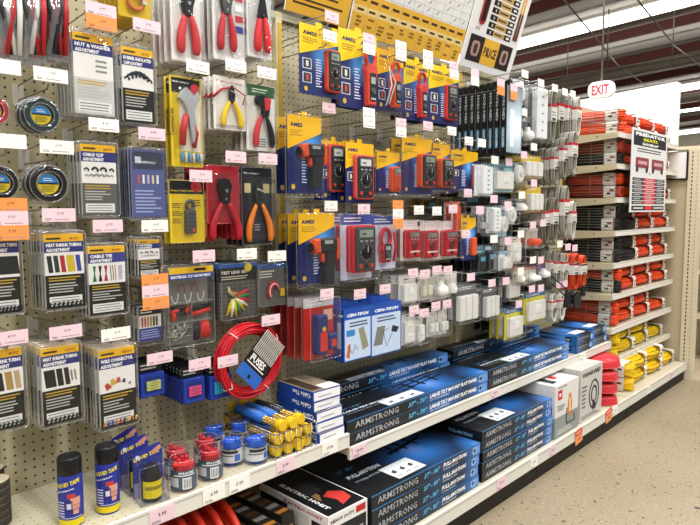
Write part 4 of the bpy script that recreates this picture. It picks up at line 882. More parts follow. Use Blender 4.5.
# row 4: stud finder packs, meter boxes
def t_stud(b, w_, h):
    b.prism(.004, .040, rr(-w_*.06, -h*.60, w_*.34, h*.66, .012), mat('24356e', .35), .005); b.rect(.0405, -w_*.17, w_*.06, -h*.86, -h*.55, 'c9302c')
    b.prism(.004, .032, rr(w_*.32, -h*.74, w_*.30, h*.26, .008), mat('24356e', .35), .005); b.rect(.0325, w_*.24, w_*.42, -h*.82, -h*.70, 'c9302c')
    b.cyl((.0405, -w_*.05, -h*.50), EX, [(0, w_*.06), (.001, w_*.06)], mat('d8a22c'), 10); b.rect(.0038, w_*.16, w_*.46, -h*.40, -h*.22, 'e0b0a0')
plain_pack('detector_pack', (304, 297, 334, 358), 'red carded clamshell with two blue stud detectors', 5, .27, t_stud, 'b8251f', 'cfd0d6', .042, .045)
def devbox(box, lab, n, X, art):
    w_, h = dims(box, X); D = .042; r = empty('meter_box'); b = MB(); b.box(-D, 0, -w_/2, w_/2, -h, 0, mat('2450a8', .4)); b.rect(.0004, -w_*.47, w_*.47, -h*.98, -h*.20, mat('b9cbe2', .4))
    b.text('CEN-TECH', (.0005, -w_*.40, -h*.15), 'f0f4fa', h=h*.06, w=w_*.8, bold=.04, shear=.2); b.lines(.0009, -w_*.3, w_*.42, -h*.36, -h*.24, 2, '3c4a6e', .4)
    b.quad((-D*.85, -w_/2-.0004, -h*.75), EX, EZ, mat('c9d4e6'), 0, D*.5, 0, h*.5); b.quad((-D*.2, -w_/2-.0004, -h*.12), EX, EZ, mat('e8ecf4'), -D*.5, D*.1, -.004, .004)
    art(b, w_, h); b.poly(-D+.001, [(-w_*.3, 0), (w_*.3, 0), (w_*.25, .028), (-w_*.25, .028)], mat('2450a8', .4)); b.build('printed_box', r)
    Y, Zt, _, _ = fromp(*box, X); stack(r, lab, 'box', lab.split(' with')[0]+'s', (X, Y, Zt), n, D+.003, .001, .02)
def art_a(b, w_, h):
    b.prism(.0004, .0008, [(w_*.02, -h*.40), (w_*.22, -h*.38), (w_*.40, -h*.78), (w_*.18, -h*.84)], '8a8a74'); b.prism(.0004, .0008, rr(-w_*.26, -h*.46, w_*.3, h*.12, .003), '2f7fc0'); b.prism(.0004, .0008, [(-w_*.42, -h*.9), (-w_*.36, -h*.68), (-w_*.26, -h*.66), (-w_*.3, -h*.95)], 'b8663a')
    b.tube([(.001, 0, -h*.8), (.001, -w_*.1, -h*.7), (.001, -w_*.2, -h*.86), (.001, -w_*.34, -h*.72)], .001, BLK, 4)
def art_b(b, w_, h):
    b.prism(.0004, .0008, [(-w_*.30, -h*.44), (-w_*.04, -h*.44), (-w_*.14, -h*.80), (-w_*.42, -h*.80)], '77786e'); b.prism(.0004, .0008, [(w_*.20, -h*.46), (w_*.42, -h*.52), (w_*.34, -h*.62), (w_*.16, -h*.58)], '2a2b2e'); b.tube([(.001, w_*.2, -h*.6), (.001, 0, -h*.85), (.001, -w_*.1, -h*.55), (.001, w_*.1, -h*.5)], .001, BLK, 4)
devbox((344, 308, 371, 359), 'blue and white meter box with a beige meter pictured', 3, .27, art_a)
devbox((371, 303, 401, 353), 'blue and white meter box with a cable and probe pictured', 3, .25, art_b)
# tall black boxes
Yb, Zt = at(505, 84, .32); _, Zb = at(505, 153, .32); Wb = at(520, 120, .32)[0]-Yb
r = empty('tall_black_box'); H_ = Zt-Zb
b = MB(); b.box(-.030, 0, 0, Wb, -H_, 0, mat('131416', .35)); b.rect(.0004, .004, Wb-.004, -H_+.004, -.004, glow_mat('steel_blue', '7d8f9c', 'c9dbe6', [(0, Wb*.7, -H_*.6, .2)])); b.rect(.0008, Wb*.25, Wb*.5, -H_*.9, -H_*.35, 'dfe6ea')
b.text('CEN-TECH', (-.009, -.0005, -H_*.52), 'b9bdc2', w=H_*.42, h=.012, a=EZ, b=-EX, bold=.03); b.quad((-.024, -.0006, -H_*.92), EX, EZ, mat('4f7f9c'), 0, .016, 0, H_*.3); b.text('HEAVY DUTY', (-.009, -.0008, -H_*.9), 'c9d2d8', w=H_*.26, h=.010, a=EZ, b=-EX, bold=.03)
b.prism(-.026, -.004, rr(Wb*.3, .012, .03, .03, .008), BLK); b.build('printed_box', r)
stack(r, 'tall black box with vertical lettering in the upper middle row', 'box', 'tall black boxes', (.33, Yb, Zt), 9, .036, .001, .01)
# ------------------------------------------------------------------ small white goods, third bay
WP = mat('e6e5e0', .35, noise=.02)
def g_switch(b, w_, h): b.prism(.004, .026, rr(0, -h*.60, w_*.78, h*.62, .006), WP, .004); b.prism(.026, .030, rr(0, -h*.55, w_*.26, h*.26, .003), mat('f1f0ec', .3), .002); b.rect(.0304, -w_*.03, w_*.03, -h*.62, -h*.60, '9a9a98')
def g_outlet(b, w_, h):
    b.prism(.004, .018, rr(0, -h*.58, w_*.8, h*.7, .005), WP, .003)
    for v in (.42, .74): b.prism(.018, .021, rr(0, -h*v, w_*.4, h*.18, .006), mat('f1f0ec', .3), .001); [b.rect(.0214, u-.0012, u+.0012, -h*v-.003, -h*v+.005, BLK) for u in (-w_*.08, w_*.08)]
def g_round(b, w_, h): b.cyl((.004, 0, -h*.55), EX, [(0, w_*.46), (.014, w_*.44), (.02, w_*.36)], WP, 18); b.cyl((.02, 0, -h*.55), EX, [(0, w_*.16), (.008, w_*.14)], mat('cfcfcb', .4), 12)
def g_three(b, w_, h):
    for i in range(3): b.prism(.004, .03, rr(-w_*.30+i*w_*.30, -h*.60, w_*.26, h*.66, .005), WP, .004)
def g_knob(b, w_, h): b.cyl((.004, 0, -h*.62), (0, 0, -1), [(-.02, w_*.22), (0, w_*.34), (h*.2, w_*.30)], WP, 14); b.prism(.004, .010, rr(0, -h*.35, w_*.7, h*.2, .003), mat('cfc9ba', .4))
def g_plug(c='e6e5e0', two=True):
    def f(b, w_, h):
        m = mat(c, .35)
        for u in ((-w_*.2, w_*.2) if two else (0,)): b.prism(.006, .026, rr(u, -h*.66, w_*.3, h*.36, .005), m, .004); b.tube([(.014, u, -h*.48), (.014, u+.004, -h*.3), (.012, u, -h*.2)], .004, m, 6)
    return f
def g_orange(b, w_, h): b.cyl((.006, 0, -h*.66), (0, 0, -1), [(-h*.14, w_*.32), (0, w_*.40), (h*.2, w_*.30)], mat('d6502c', .4), 12)
def g_strip(b, w_, h): b.prism(.004, .036, rr(0, -h*.5, w_*.62, h*.9, .006), mat('eef0f0', .3), .004); [b.rect(.0364, -w_*.06, w_*.06, -h*(.2+.15*i)-.004, -h*(.2+.15*i)+.004, '8a9296') for i in range(5)]
def g_bulb(b, w_, h): b.cyl((.018, 0, -h*.35), (0, 0, -1), [(0, w_*.14), (h*.12, w_*.16), (h*.2, w_*.34), (h*.4, w_*.38), (h*.5, w_*.2)], WP, 14)
def g_dark(b, w_, h): b.prism(.004, .026, rr(0, -h*.55, w_*.6, h*.7, .006), mat('222428', .35), .004); b.rect(.0264, -w_*.2, w_*.2, -h*.5, -h*.3, '5fa4c4')
G = [ # box, contents, card, header, label, n, X; dark grey cards darkened for the bay's shade
 ((399, 275, 416, 304), g_switch, 'e2e0da', 'd9d7d0', 'white plug adapter pack, left end of the row beside the meter boxes', 4, .24),
 ((418, 272, 432, 300), g_plug('d9d5c2'), 'd8d6cf', 'e0ded8', 'cream plug pack, second in the row beside the meter boxes', 4, .24),
 ((431, 270, 445, 300), g_bulb, 'dcd9cf', 'e2e0da', 'cream round adapter pack, third in the row beside the meter boxes', 4, .24),
 ((444, 272, 457, 297), g_knob, 'dedcd6', 'e2e0da', 'white adapter pack, fourth in the row beside the meter boxes', 3, .24),
 ((402, 314, 415, 344), g_outlet, 'e2e0da', 'd9d7d0', 'white outlet pack, lowest row nearest the blue meter boxes', 4, .24),
 ((414, 317, 423, 343), g_switch, 'dedcd6', 'd9d7d0', 'white timer pack, lowest row second from the meter boxes', 2, .24),
 ((427, 311, 437, 336), g_plug(), 'dedcd6', 'dddbd5', 'white plug pack, lowest row above the third bay boxes', 4, .24),
 ((438, 309, 447, 334), g_plug(), 'e2e0da', 'd0cec8', 'white plug pack at the right end of the lowest row', 4, .24),
 ((455, 285, 476, 322), g_three, '55565a', '77797c', 'wide clear pack of white switches above the third bay boxes', 3, .26),
 ((482, 288, 497, 318), g_three, '55565a', '77797c', 'clear pack of tall white blocks, lower rows', 4, .24),
 ((505, 270, 519, 300), g_switch, '55565a', '77797c', 'white box shaped timer in a clear pack, lower rows', 3, .24),
 ((505, 308, 522, 338), g_switch, 'd8cf3a', '2f6fb0', 'blue topped white timer pack with a yellow edge, above the boxes', 3, .26),
 ((524, 292, 545, 322), g_switch, 'd2c838', '2a6aa8', 'blue and yellow topped white smoke alarm pack', 2, .28),
 ((475, 165, 491, 196), g_strip, 'dfe6ea', 'cfd6da', 'white power strip pack below the tall black boxes, left one', 3, .27),
 ((492, 163, 513, 192), g_switch, '9cc0cc', '4f9cb4', 'white smoke alarm in a teal topped pack', 3, .27),
 ((513, 163, 523, 183), g_round, '55565a', '77797c', 'round white night light in a clear pack', 3, .27),
 ((521, 156, 541, 178), g_three, 'd6b428', 'd6b428', 'upper yellow headed pack of three white remotes', 3, .27),
 ((526, 187, 541, 212), g_three, 'd6b428', 'dcbc2c', 'lower yellow headed pack of three white remotes', 3, .27),
 ((514, 199, 526, 213), g_knob, '55565a', '77797c', 'grey white adapter pack left of the lower yellow headed pack', 3, .27),
 ((505, 204, 515, 224), g_round, 'd0d6da', '2a3a5c', 'round white sensor in a pale pack, middle of the third bay', 3, .27),
 ((487, 207, 498, 233), g_strip, 'e8eef0', 'e2e6e8', 'tall white strip on a pale card in the third bay', 3, .27),
 ((497, 211, 507, 236), g_round, '9fd0e6', '57a8d2', 'round white sensor on a light blue card', 3, .26),
 ((478, 213, 488, 232), g_plug('b9bcc0'), '8a8e92', 'b9bcc0', 'grey lead pack right of the orange stick tester', 4, .25),
 ((474, 250, 485, 272), g_dark, '17191d', '3aa0b8', 'black and teal striped pack in the third bay, left one', 4, .26),
 ((485, 246, 492, 272), g_dark, '1d2126', '8fc0d0', 'black and teal striped pack in the third bay, right one', 4, .26),
 ((499, 251, 511, 270), g_switch, 'd9e4e8', '6ab0c6', 'white cube timer with a teal card', 3, .26),
 ((508, 237, 521, 263), g_outlet, 'dddbd4', 'e0d8c8', 'tall beige outlet strip pack on the dark wall', 3, .27),
 ((526, 228, 538, 248), g_orange, 'bcb9b2', 'd6d3cc', 'red orange round plug in a clear pack', 2, .27),
 ((524, 267, 536, 283), g_bulb, 'cfc9ba', 'b8582c', 'cream bulb socket in a clear pack, right one', 4, .27),
 ((513, 268, 524, 284), g_knob, 'cfc9ba', 'b8582c', 'cream bulb socket in a clear pack, left one', 4, .27),
 ((537, 262, 546, 280), g_bulb, '5a4a7a', '6a2c4a', 'white socket on a purple card', 3, .27),
 ((513, 118, 521, 145), g_round, '55565a', '77797c', 'grey white roll in a clear pack right of the tall black boxes', 3, .27),
 ((521, 118, 530, 145), g_bulb, '55565a', '77797c', 'grey white bulb pack under the clear light packs', 3, .27),
 ((529, 86, 546, 142), g_strip, '55565a', '77797c', 'tall clear light pack near the top of the third bay', 4, .27),
 ((513, 80, 524, 104), g_round, 'c4c4cc', 'e2e2e6', 'clear bagged lamp at the top edge of the third bay', 3, .27),
 ((436, 197, 453, 216), g_dark, 'c9a824', 'b89a24', 'yellow topped small box pack above the red meters', 3, .12),
 ((421, 198, 437, 214), g_dark, 'b08a1c', 'a8861c', 'brown gold small pack above the red meters', 3, .10),
]
def rowfill(px0, px1, py, n, X, fn, lab):
    pass
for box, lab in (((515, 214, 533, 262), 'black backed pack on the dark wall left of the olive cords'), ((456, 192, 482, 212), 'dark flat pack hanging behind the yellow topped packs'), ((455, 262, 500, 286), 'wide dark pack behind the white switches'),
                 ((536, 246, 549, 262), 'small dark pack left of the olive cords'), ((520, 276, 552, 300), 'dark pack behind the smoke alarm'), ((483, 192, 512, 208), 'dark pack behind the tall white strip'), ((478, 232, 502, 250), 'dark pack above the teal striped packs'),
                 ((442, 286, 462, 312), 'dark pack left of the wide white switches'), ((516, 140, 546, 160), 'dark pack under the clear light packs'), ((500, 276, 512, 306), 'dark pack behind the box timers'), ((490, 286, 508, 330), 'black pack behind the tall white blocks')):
    G.append((box, g_dark, '141416', '1e1f22', lab, 3, .13))  # dark filler packs added to deepen the shade between the rows
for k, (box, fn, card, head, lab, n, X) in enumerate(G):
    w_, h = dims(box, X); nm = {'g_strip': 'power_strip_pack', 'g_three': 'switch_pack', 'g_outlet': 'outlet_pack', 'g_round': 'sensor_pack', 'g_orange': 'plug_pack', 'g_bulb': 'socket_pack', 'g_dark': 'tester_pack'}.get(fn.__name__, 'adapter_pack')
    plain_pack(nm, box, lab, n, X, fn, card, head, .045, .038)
# ------------------------------------------------------------------ hanging indoor cords
def hang_cord(px, py0, py1, pw, col, lab, n, X, red=True, sp=.03):
    Y, Zt = at(px, py0, X); _, Zb = at(px, py1, X); h = Zt-Zb; w_ = at(px+pw, py0, X)[0]-Y; r = empty('hanging_cord_bundle')
    b = MB(); m = mat(col, .4)
    for k in range(4):
        o = (k-1.5)*.0075; a = w_*(.30+.05*(k % 2))
        P = [(o, a*math.sin(2*PI*t/16)*1.0, -h*.5+h*.46*math.cos(2*PI*t/16)) for t in range(16)]
        b.tube([(x, u*(.8 if abs(v+h*.5) < h*.2 else 1), v) for x, u, v in P], .0042, m, 5, True)
    b.tube([(0, w_*.1, -h*.9), (.006, w_*.14, -h*1.0)], [.006, .008], m, 6); b.build('cord_loops', r)
    b = MB(); b.box(-.013, .017, -w_*.34, w_*.34, -h*.58, -h*.28, mat('d4d1ca', .45)); b.rect(.0174, -w_*.34, w_*.34, -h*.335, -h*.28, 'b8202c' if red else '2a2a2c'); b.lines(.0174, -w_*.3, w_*.3, -h*.50, -h*.40, 2, '8a8a88'); b.rect(.0174, -w_*.22, w_*.22, -h*.57, -h*.52, '3a3a3a')
    b.quad((-.012, -w_*.34-.0004, -h*.335), EX, EZ, mat('b8202c'), 0, .028, 0, h*.055); b.build('label_sleeve', r)
    stack(r, lab, 'cord', lab+' stack', (X, Y, Zt), n, sp+.006, .003, .06)
WC = [(552, 88, 146, 8, '8f8b7e', 'grey hanging cord with a red label, top row leftmost', 5, .26), (560, 88, 144, 8, '858173', 'grey hanging cord with a red label, top row second', 5, .26),
      (569, 92, 142, 8, '96928a', 'grey hanging cord with a red label, top row third', 5, .28), (577, 96, 138, 7, 'c4c0b4', 'pale hanging cord with a red label, top row rightmost', 4, .32),
      (555, 146, 186, 8, '9a968a', 'beige hanging cord, second row leftmost', 5, .27), (564, 136, 180, 8, '8f8b7e', 'beige hanging cord, second row middle', 5, .30), (573, 130, 176, 8, 'a09c90', 'beige hanging cord, second row rightmost', 5, .33),
      (546, 197, 246, 8, '74705f', 'olive grey hanging cord, third row leftmost', 5, .26), (554, 196, 244, 8, '7e7a68', 'olive grey hanging cord, third row second', 5, .28), (565, 184, 238, 8, 'a09c90', 'pale hanging cord, third row third', 5, .31), (572, 200, 240, 7, 'c4c0b4', 'pale hanging cord, third row rightmost', 5, .33),
      (550, 250, 286, 7, '8f8b80', 'grey white hanging cord, bottom row leftmost', 5, .27), (557, 251, 288, 7, '9a968c', 'grey white hanging cord, bottom row middle', 5, .29), (564, 252, 286, 7, 'c0bcb0', 'grey white hanging cord, bottom row right', 4, .31),
      (553, 292, 322, 9, 'd6d3ca', 'white hanging cord with a red label above the small blue boxes', 4, .28), (561, 291, 320, 8, 'd9d6ce', 'white hanging cord beside the black reel', 4, .30)]
for q in WC: hang_cord(*q)
hang_cord(575, 252, 290, 10, 'd6502c', 'orange hanging cord with a white label in front of the cord shelves', 3, .34, False)
hang_cord(582, 254, 288, 8, 'd6502c', 'orange hanging cord with a white label, right of its twin', 3, .36, False)
for (px, py) in ((567, 293), (583, 289), (566, 300)):
    Y, Z = at(px, py, .38); r = empty('dangling_cord_end', (.38, Y, Z)); tag(r, {293: 'black cord plug dangling beside the round black reel', 289: 'black cord plug dangling right of the round black reel', 300: 'black cord plug dangling lowest by the round reel'}[py], 'plug')
    b = MB(); b.cyl((0, 0, 0), (0, 0, -1), [(-.02, .006), (0, .012), (.03, .016), (.04, .015)], mat('1c1c1d', .4), 12); b.build('plug_body', r); b = MB(); b.tube([(0, 0, .02), (-.1, .01, .09), (-.36, .0, .10)], .004, mat('1c1c1d', .4), 5); b.build('cord', r)
    b = MB(); b.box(.0, .004, -.006, .006, -.055, -.04, STEEL); b.build('prong', r)
Y, Z = at(578, 300, .34); r = empty('cord_reel', (.34, Y, Z)); tag(r, 'round black cord reel hanging below the orange hanging cords', 'reel')
b = MB(); b.cyl((-.05, 0, 0), EX, [(0, .05), (.008, .052), (.012, .03), (.038, .03), (.042, .052), (.05, .05)], mat('232325', .4), 22); b.build('spool', r)
b = MB(); b.tube([(-.05, 0, 0), (-.34, 0, 0)], .003, WIRE, 5); b.build('wire_prong', r)
# ------------------------------------------------------------------ hooks for bays two and three
H2 = [((332, 17), 'p', 'the boxy red meter card', .30), ((330, 36), 'w', 'the boxy red meter card, lower', .29), ((369, 39), 'pw', 'the slim red clamp meter card', .29), ((401, 46), 'ww', 'the orange clamp meter clamshell', .29), ((428, 55), 'ww', 'the fourth top row card', .29),
 ((454, 66), 'pw', 'the tall black boxes, left', .29), ((475, 73), 'pw', 'the tall black boxes', .30), ((501, 83), 'po', 'the clear lamp bags', .33), ((514, 88), 'po', 'the top lamp packs', .34), ((525, 74), 'w', 'the top edge of the third bay, leftmost', .34),
 ((541, 83), 'w', 'the top edge of the third bay, second', .34), ((555, 88), 'w', 'the grey cords, first', .34), ((565, 92), 'w', 'the grey cords, second', .34), ((573, 94), 'w', 'the grey cords, third', .34),
 ((329, 108), 'p', 'the upper thermometer', .22), ((369, 113), 'ww', 'the round dial meter', .28), ((401, 123), 'pw', 'the bulky orange meter', .28), ((428, 126), 'p', 'the narrow orange meter', .28), ((452, 131), 'w', 'the red stick tester card', .28), ((469, 141), 'w', 'the tall black boxes, low left', .30), ((482, 143), 'w', 'the tall black boxes, low right', .31),
 ((495, 160), 'w', 'the teal topped pack', .30), ((509, 162), 'p', 'the night light', .30), ((524, 112), 'w', 'the grey white roll', .31), ((534, 147), 'w', 'the bulb packs', .31), ((524, 155), 'p', 'the upper yellow headed pack', .31), ((534, 183), 'p', 'the lower yellow headed pack', .31),
 ((331, 206), 'w', 'the lower thermometer', .25), ((364, 209), 'p', 'the large grey meter', .29), ((398, 205), 'owo', 'the clamp meter with red leads', .29), ((419, 210), 'w', 'the leftmost small red meter', .28), ((437, 211), 'w', 'the middle small red meter', .28), ((453, 209), 'p', 'the rightmost small red meter', .28), ((468, 193), 'p', 'the red tester card', .29), ((494, 199), 'p', 'the tall white strip', .30), ((508, 205), 'p', 'the round white sensor', .30), ((480, 210), 'p', 'the grey lead pack', .30), ((522, 195), 'w', 'the white remotes, lower', .30),
 ((466, 234), 'p', 'the orange stick tester', .31), ((494, 239), 'w', 'the teal striped packs', .30), ((521, 234), 'w', 'the beige outlet strip', .30), ((508, 241), 'p', 'the cube timer', .30), ((533, 225), 'p', 'the red orange plug', .30), ((543, 223), 'p', 'the olive cords', .31), ((560, 244), 'w', 'the third row cords', .35), ((568, 247), 'p', 'the orange hanging cords', .37), ((575, 248), 'p', 'the orange hanging cords, right', .38),
 ((327, 294), 'p', 'the stud detectors', .31), ((360, 294), 'p', 'the beige meter box', .29), ((385, 289), 'p', 'the cable meter box', .28), ((413, 273), 'p', 'the left plug adapters', .27), ((425, 274), 'p', 'the cream plugs', .27), ((437, 270), 'p', 'the round adapters', .27), ((448, 270), 'p', 'the fourth adapters', .27),
 ((414, 310), 'p', 'the outlet packs', .27), ((424, 313), 'p', 'the timer packs', .27), ((436, 306), 'p', 'the lowest plugs', .27), ((447, 304), 'p', 'the right lowest plugs', .27), ((471, 277), 'p', 'the wide switches', .29), ((492, 283), 'p', 'the tall white blocks', .28), ((506, 281), 'p', 'the box timers', .28), ((519, 304), 'p', 'the blue topped timers', .30), ((521, 271), 'w', 'the left sockets', .30), ((533, 260), 'w', 'the right sockets', .30), ((541, 260), 'p', 'the purple card', .30), ((532, 289), 'p', 'the smoke alarm', .31), ((541, 288), 'p', 'the smoke alarm, right', .32), ((559, 285), 'p', 'the bottom grey cords', .32), ((565, 284), 'p', 'the white cords', .33)]
for (p, c, lab, X) in H2:
    tw = .066; hook(*p, c, '4.99' if p[0] < 470 else '', lab, X=X, w_=tw, h_=.038)
# ================================================================== GOODS ON THE LEFT SHELF
SZ = .546-.004+.0005
def can(px, py, r_, h, lab, rot):
    Y, Z = at(px, py, .30); x = .30
    r = empty('spray_can', (x, Y, SZ)); tag(r, lab, 'spray can'); r.rotation_euler = (0, 0, rot)
    b = MB(); b.cyl((0, 0, 0), EZ, [(0, r_*.94), (.004, r_), (.020, r_), (h*.745, r_), (h*.76, r_*.96)], mat('2a3488', .28), 32)
    b.cyl((0, 0, 0), EZ, [(.005, r_+.0004), (.022, r_+.0004)], mat('d8c21e', .3), 32)
    b.build('can_body', r)
    b = MB(); b.cyl((0, 0, 0), EZ, [(h*.745, r_*.94), (h*.755, r_*.99), (h*.97, r_*.97), (h, r_*.88), (h*.995, r_*.80), (h*.98, r_*.78)], mat('17171a', .35), 32); b.build('cap', r)
    b = MB()
    def wrap(t, z, hh, c, a0, span, bold=.04, sh=.0):
        vs, fs, W, Hh = glyphs(t, bold, 0); P = []
        for x_, y_ in vs:
            A = a0+span*x_/W; P.append(((r_+.0008)*math.cos(A), (r_+.0008)*math.sin(A), z+sh*x_/W+hh*y_/Hh))
        b.add(P, fs, c)
    wrap('LIQUID TAPE', h*.565, h*.075, 'e6d21e', -1.25, 2.0, sh=h*.07); wrap('ELECTRICAL', h*.505, h*.02, 'e8e8ee', -1.2, 1.5, sh=h*.06)
    def patch(a0, a1, z0, z1, c, k=8):
        V = [((r_+.0007)*math.cos(a0+(a1-a0)*i/k), (r_+.0007)*math.sin(a0+(a1-a0)*i/k), z) for i in range(k+1) for z in (z0, z1)]; b.add(V, [(2*i, 2*i+2, 2*i+3, 2*i+1) for i in range(k)], c)
    patch(-.45, .1, h*.24, h*.40, '2a2f66'); patch(-.05, .75, h*.34, h*.44, 'cf9684'); patch(.05, .7, h*.27, h*.335, 'c78a78'); patch(-.3, .35, h*.43, h*.50, 'b83a34'); patch(.15, .6, h*.20, h*.26, 'cf9684'); patch(-.35, .0, h*.28, h*.36, 'd8d4e6')
    for j in range(6): patch(-1.2, -.55, h*(.17+.04*j), h*(.187+.04*j), 'c9cbe2')
    patch(-.9, .9, .026, h*.155, 'b9bcc6'); b.build('label', r)
can(70.5, 490, .030, .182, 'black capped spray can with a blue and yellow label, nearer the left edge', -.35)
can(107.5, 480, .030, .182, 'black capped spray can with a blue and yellow label, right one', -.25)
def roll(cx, cy, lab, nn):
    for k in range(nn):
        b = MB(); z = SZ+.0005+k*.0195; b.cyl((cx, cy, z), EZ, [(0, .0345), (.002, .036), (.017, .036), (.019, .0345)], mat('3a352e', .6, noise=.35, scale=120), 28); o = b.build('tape_roll')
        b2 = MB(); b2.cyl((cx, cy, z+.0191), EZ, [(0, .0345), (.0006, .0345)], mat('cdbfa4', .6), 28); b2.build('paper_face', o)
        tag(o, '%s, %s from the bottom' % (lab, ORD[k] if k else 'lowest'), 'tape roll', 'stacked black tape rolls')
roll(.075, .435, 'rear stack of black tape rolls at the left edge', 6); roll(.160, .424, 'front stack of black tape rolls at the left edge', 6)
# liquid tape bottles in blisters
def bottle_pack():
    r = empty('bottle_pack'); w_, h = .085, .15
    b = MB(); b.prism(-.002, 0, [(-w_/2, 0), (w_/2, 0), (w_/2, h*.80), (w_*.42, h), (w_*.1, h*.97), (-w_*.44, h*.86), (-w_/2, h*.8)], mat('2c3488', .4))
    b.rect(.0006, -w_*.48, w_*.48, 0, h*.3, '8886ae'); b.text('LIQUID TAPE', (.0007, -w_*.46, h*.70), 'e6d21e', h=h*.09, w=w_*.85, b=Vector((0, 0, 1)), bold=.045, a=Vector((0, .97, .2)).normalized())
    b.cyl((.0006, -w_*.34, h*.79), EX, [(0, .006), (.0004, .006)], mat('c9cbe2'), 10); b.prism(.0004, .0012, [(w_*.12, h*.86), (w_*.4, h*.96), (w_*.46, h*.88), (w_*.2, h*.80)], 'c98a78'); b.build('printed_card', r)
    b = MB(); b.cyl((.026, 0, .006), EZ, [(0, .025), (.003, .027), (.066, .027), (.076, .019), (.078, .019)], mat('1c1c1d', .25), 22); b.cyl((.026, 0, .072), EZ, [(.006, .020), (.026, .020)], mat('202124', .35), 20); b.build('bottle', r)
    b = MB(); k = 10; V = [(.026+.0276*math.cos(-1.3+2.6*i/k), .0276*math.sin(-1.3+2.6*i/k), z) for i in range(k+1) for z in (.014, .062)]; b.add(V, [(2*i, 2*i+2, 2*i+3, 2*i+1) for i in range(k)], mat('d6c51e', .4))
    V = [(.026+.0280*math.cos(-1.0+2.0*i/k), .0280*math.sin(-1.0+2.0*i/k), z) for i in range(k+1) for z in (.038, .048)]; b.add(V, [(2*i, 2*i+2, 2*i+3, 2*i+1) for i in range(k)], mat('8a7f1c', .4)); b.build('yellow_label', r)
    b = MB(); b.box(.0008, .056, -w_*.47, w_*.47, .001, h*.72, CLEAR); b.box(.0006, .060, -w_*.5, w_*.5, 0, .002, RIM); b.tube([(.052, -w_*.47, .002), (.052, -w_*.47, h*.7), (.052, w_*.47, h*.72), (.052, w_*.47, .002)], .001, RIM, 4); b.build('clear_blister', r)
    return r
bp = bottle_pack(); bc = kids(bp)
for i, (px, py, X, rz) in enumerate(((154, 493, .335, -.15), (140, 480, .25, -.05), (130, 472, .17, .0))):
    Y, _ = at(px, py, X); loc = (X-.03, Y, SZ)
    lab = ['clear blister of a yellow labelled black bottle, nearest the shelf edge', 'clear blister of liquid tape, middle of the three', 'clear blister of liquid tape, backmost of the three'][i]
    if i == 0: bp.location = loc; bp.rotation_euler = (0, 0, rz); tag(bp, lab, 'bottle pack', 'liquid tape blisters')
    else: dup(bp, loc, lab, (0, 0, rz), bc)
# tubs
def tub(c1, c2, name='connector_tub', R_=.0365, h=.088, lid=False):
    r = empty(name); rd = random.Random(hash(c1) % 97 if 0 else len(c1)+int(c1, 16) % 91)
    b = MB()
    for i in range(46):
        u = rd.uniform(0, 2*PI); q = R_*.8*math.sqrt(rd.random()); z = rd.uniform(.006, h*.98); c = c1 if (not c2 or rd.random() < .7 or z > h*.5) else c2
        d = Vector((rd.uniform(-1, 1), rd.uniform(-1, 1), rd.uniform(-1, 1))).normalized()*.008; p = Vector((q*math.cos(u), q*math.sin(u), z))
        b.tube([p-d, p, p+d], [.003, .0065, .004], mat(c, .35), 6)
    b.cyl((0, 0, 0), EZ, [(.004, R_*.74), (h*.88, R_*.78)], mat(c1, .5), 16)
    o = b.build('connectors', r); o['kind'] = 'stuff'
    b = MB(); b.cyl((0, 0, 0), EZ, [(0, R_*.95), (.003, R_), (h, R_*1.03), (h+.003, R_*1.05), (h+.004, R_*.98)], CLEAR, 24)
    b.tube([(R_*1.04*math.cos(2*PI*i/24), R_*1.04*math.sin(2*PI*i/24), h+.003) for i in range(24)], .0012, RIM, 4, True); b.tube([(R_*math.cos(2*PI*i/24), R_*math.sin(2*PI*i/24), .003) for i in range(24)], .0012, RIM, 4, True)
    b.build('clear_tub', r)
    b = MB(); k = 14
    def patch(a0, a1, z0, z1, c, dr=.0006):
        V = [((R_+dr)*math.cos(a0+(a1-a0)*i/k), (R_+dr)*math.sin(a0+(a1-a0)*i/k), z) for i in range(k+1) for z in (z0, z1)]; b.add(V, [(2*i, 2*i+2, 2*i+3, 2*i+1) for i in range(k)], mat(c, .4))
    if lid:
        patch(-2.1, 1.6, h*.16, h*.66, 'c6c8ca'); patch(-1.2, .4, h*.50, h*.60, '2c2f36', .0012); patch(-1.3, .0, h*.40, h*.44, '55585e', .0012); patch(.1, .6, h*.22, h*.46, '3a62b8', .0014)
    else:
        patch(-2.2, 1.5, h*.10, h*.74, '4a5866'); patch(-1.3, .4, h*.56, h*.60, 'd8dade', .0012); patch(-.6, .1, h*.12, h*.50, 'e2e2e0', .0012)
        for j in range(5): patch(-.5+.12*j, -.45+.12*j, h*.16, h*.46, '2a2a2c', .0016)
        patch(-1.8, -.9, h*.2, h*.5, 'b9bec4', .0012)
    vs, fs, W, Hh = glyphs('SPLICES' if not lid else 'CONNECTORS', .04, 0); b.add([((R_+.0018)*math.cos(-.9+1.2*x/W), (R_+.0018)*math.sin(-.9+1.2*x/W), h*.63+h*.07*y/Hh) for x, y in vs], fs, 'e8e8ea' if not lid else '1c1c20')
    b.build('label', r)
    return r
tubs = [(184, 494, .332, 0, 'clear tub of red and blue splices with a barcode, at the shelf edge'), (211, 482, .328, 1, 'clear tub of red connectors with grey text, right of the barcode tub'), (177, 472, .245, 1, 'clear tub of red connectors behind the barcode tub'), (206, 464, .240, 1, 'clear tub of red connectors behind the grey text tub'),
        (256, 465, .335, 2, 'clear tub of blue connectors with a pale label, nearest the basket'), (232, 462, .29, 2, 'clear tub of blue connectors left of the pale labelled one'), (240, 446, .19, 2, 'clear tub of blue connectors behind, nearer the pegboard'), (214, 452, .16, 2, 'clear tub of blue connectors furthest left at the back')]
pro = {}
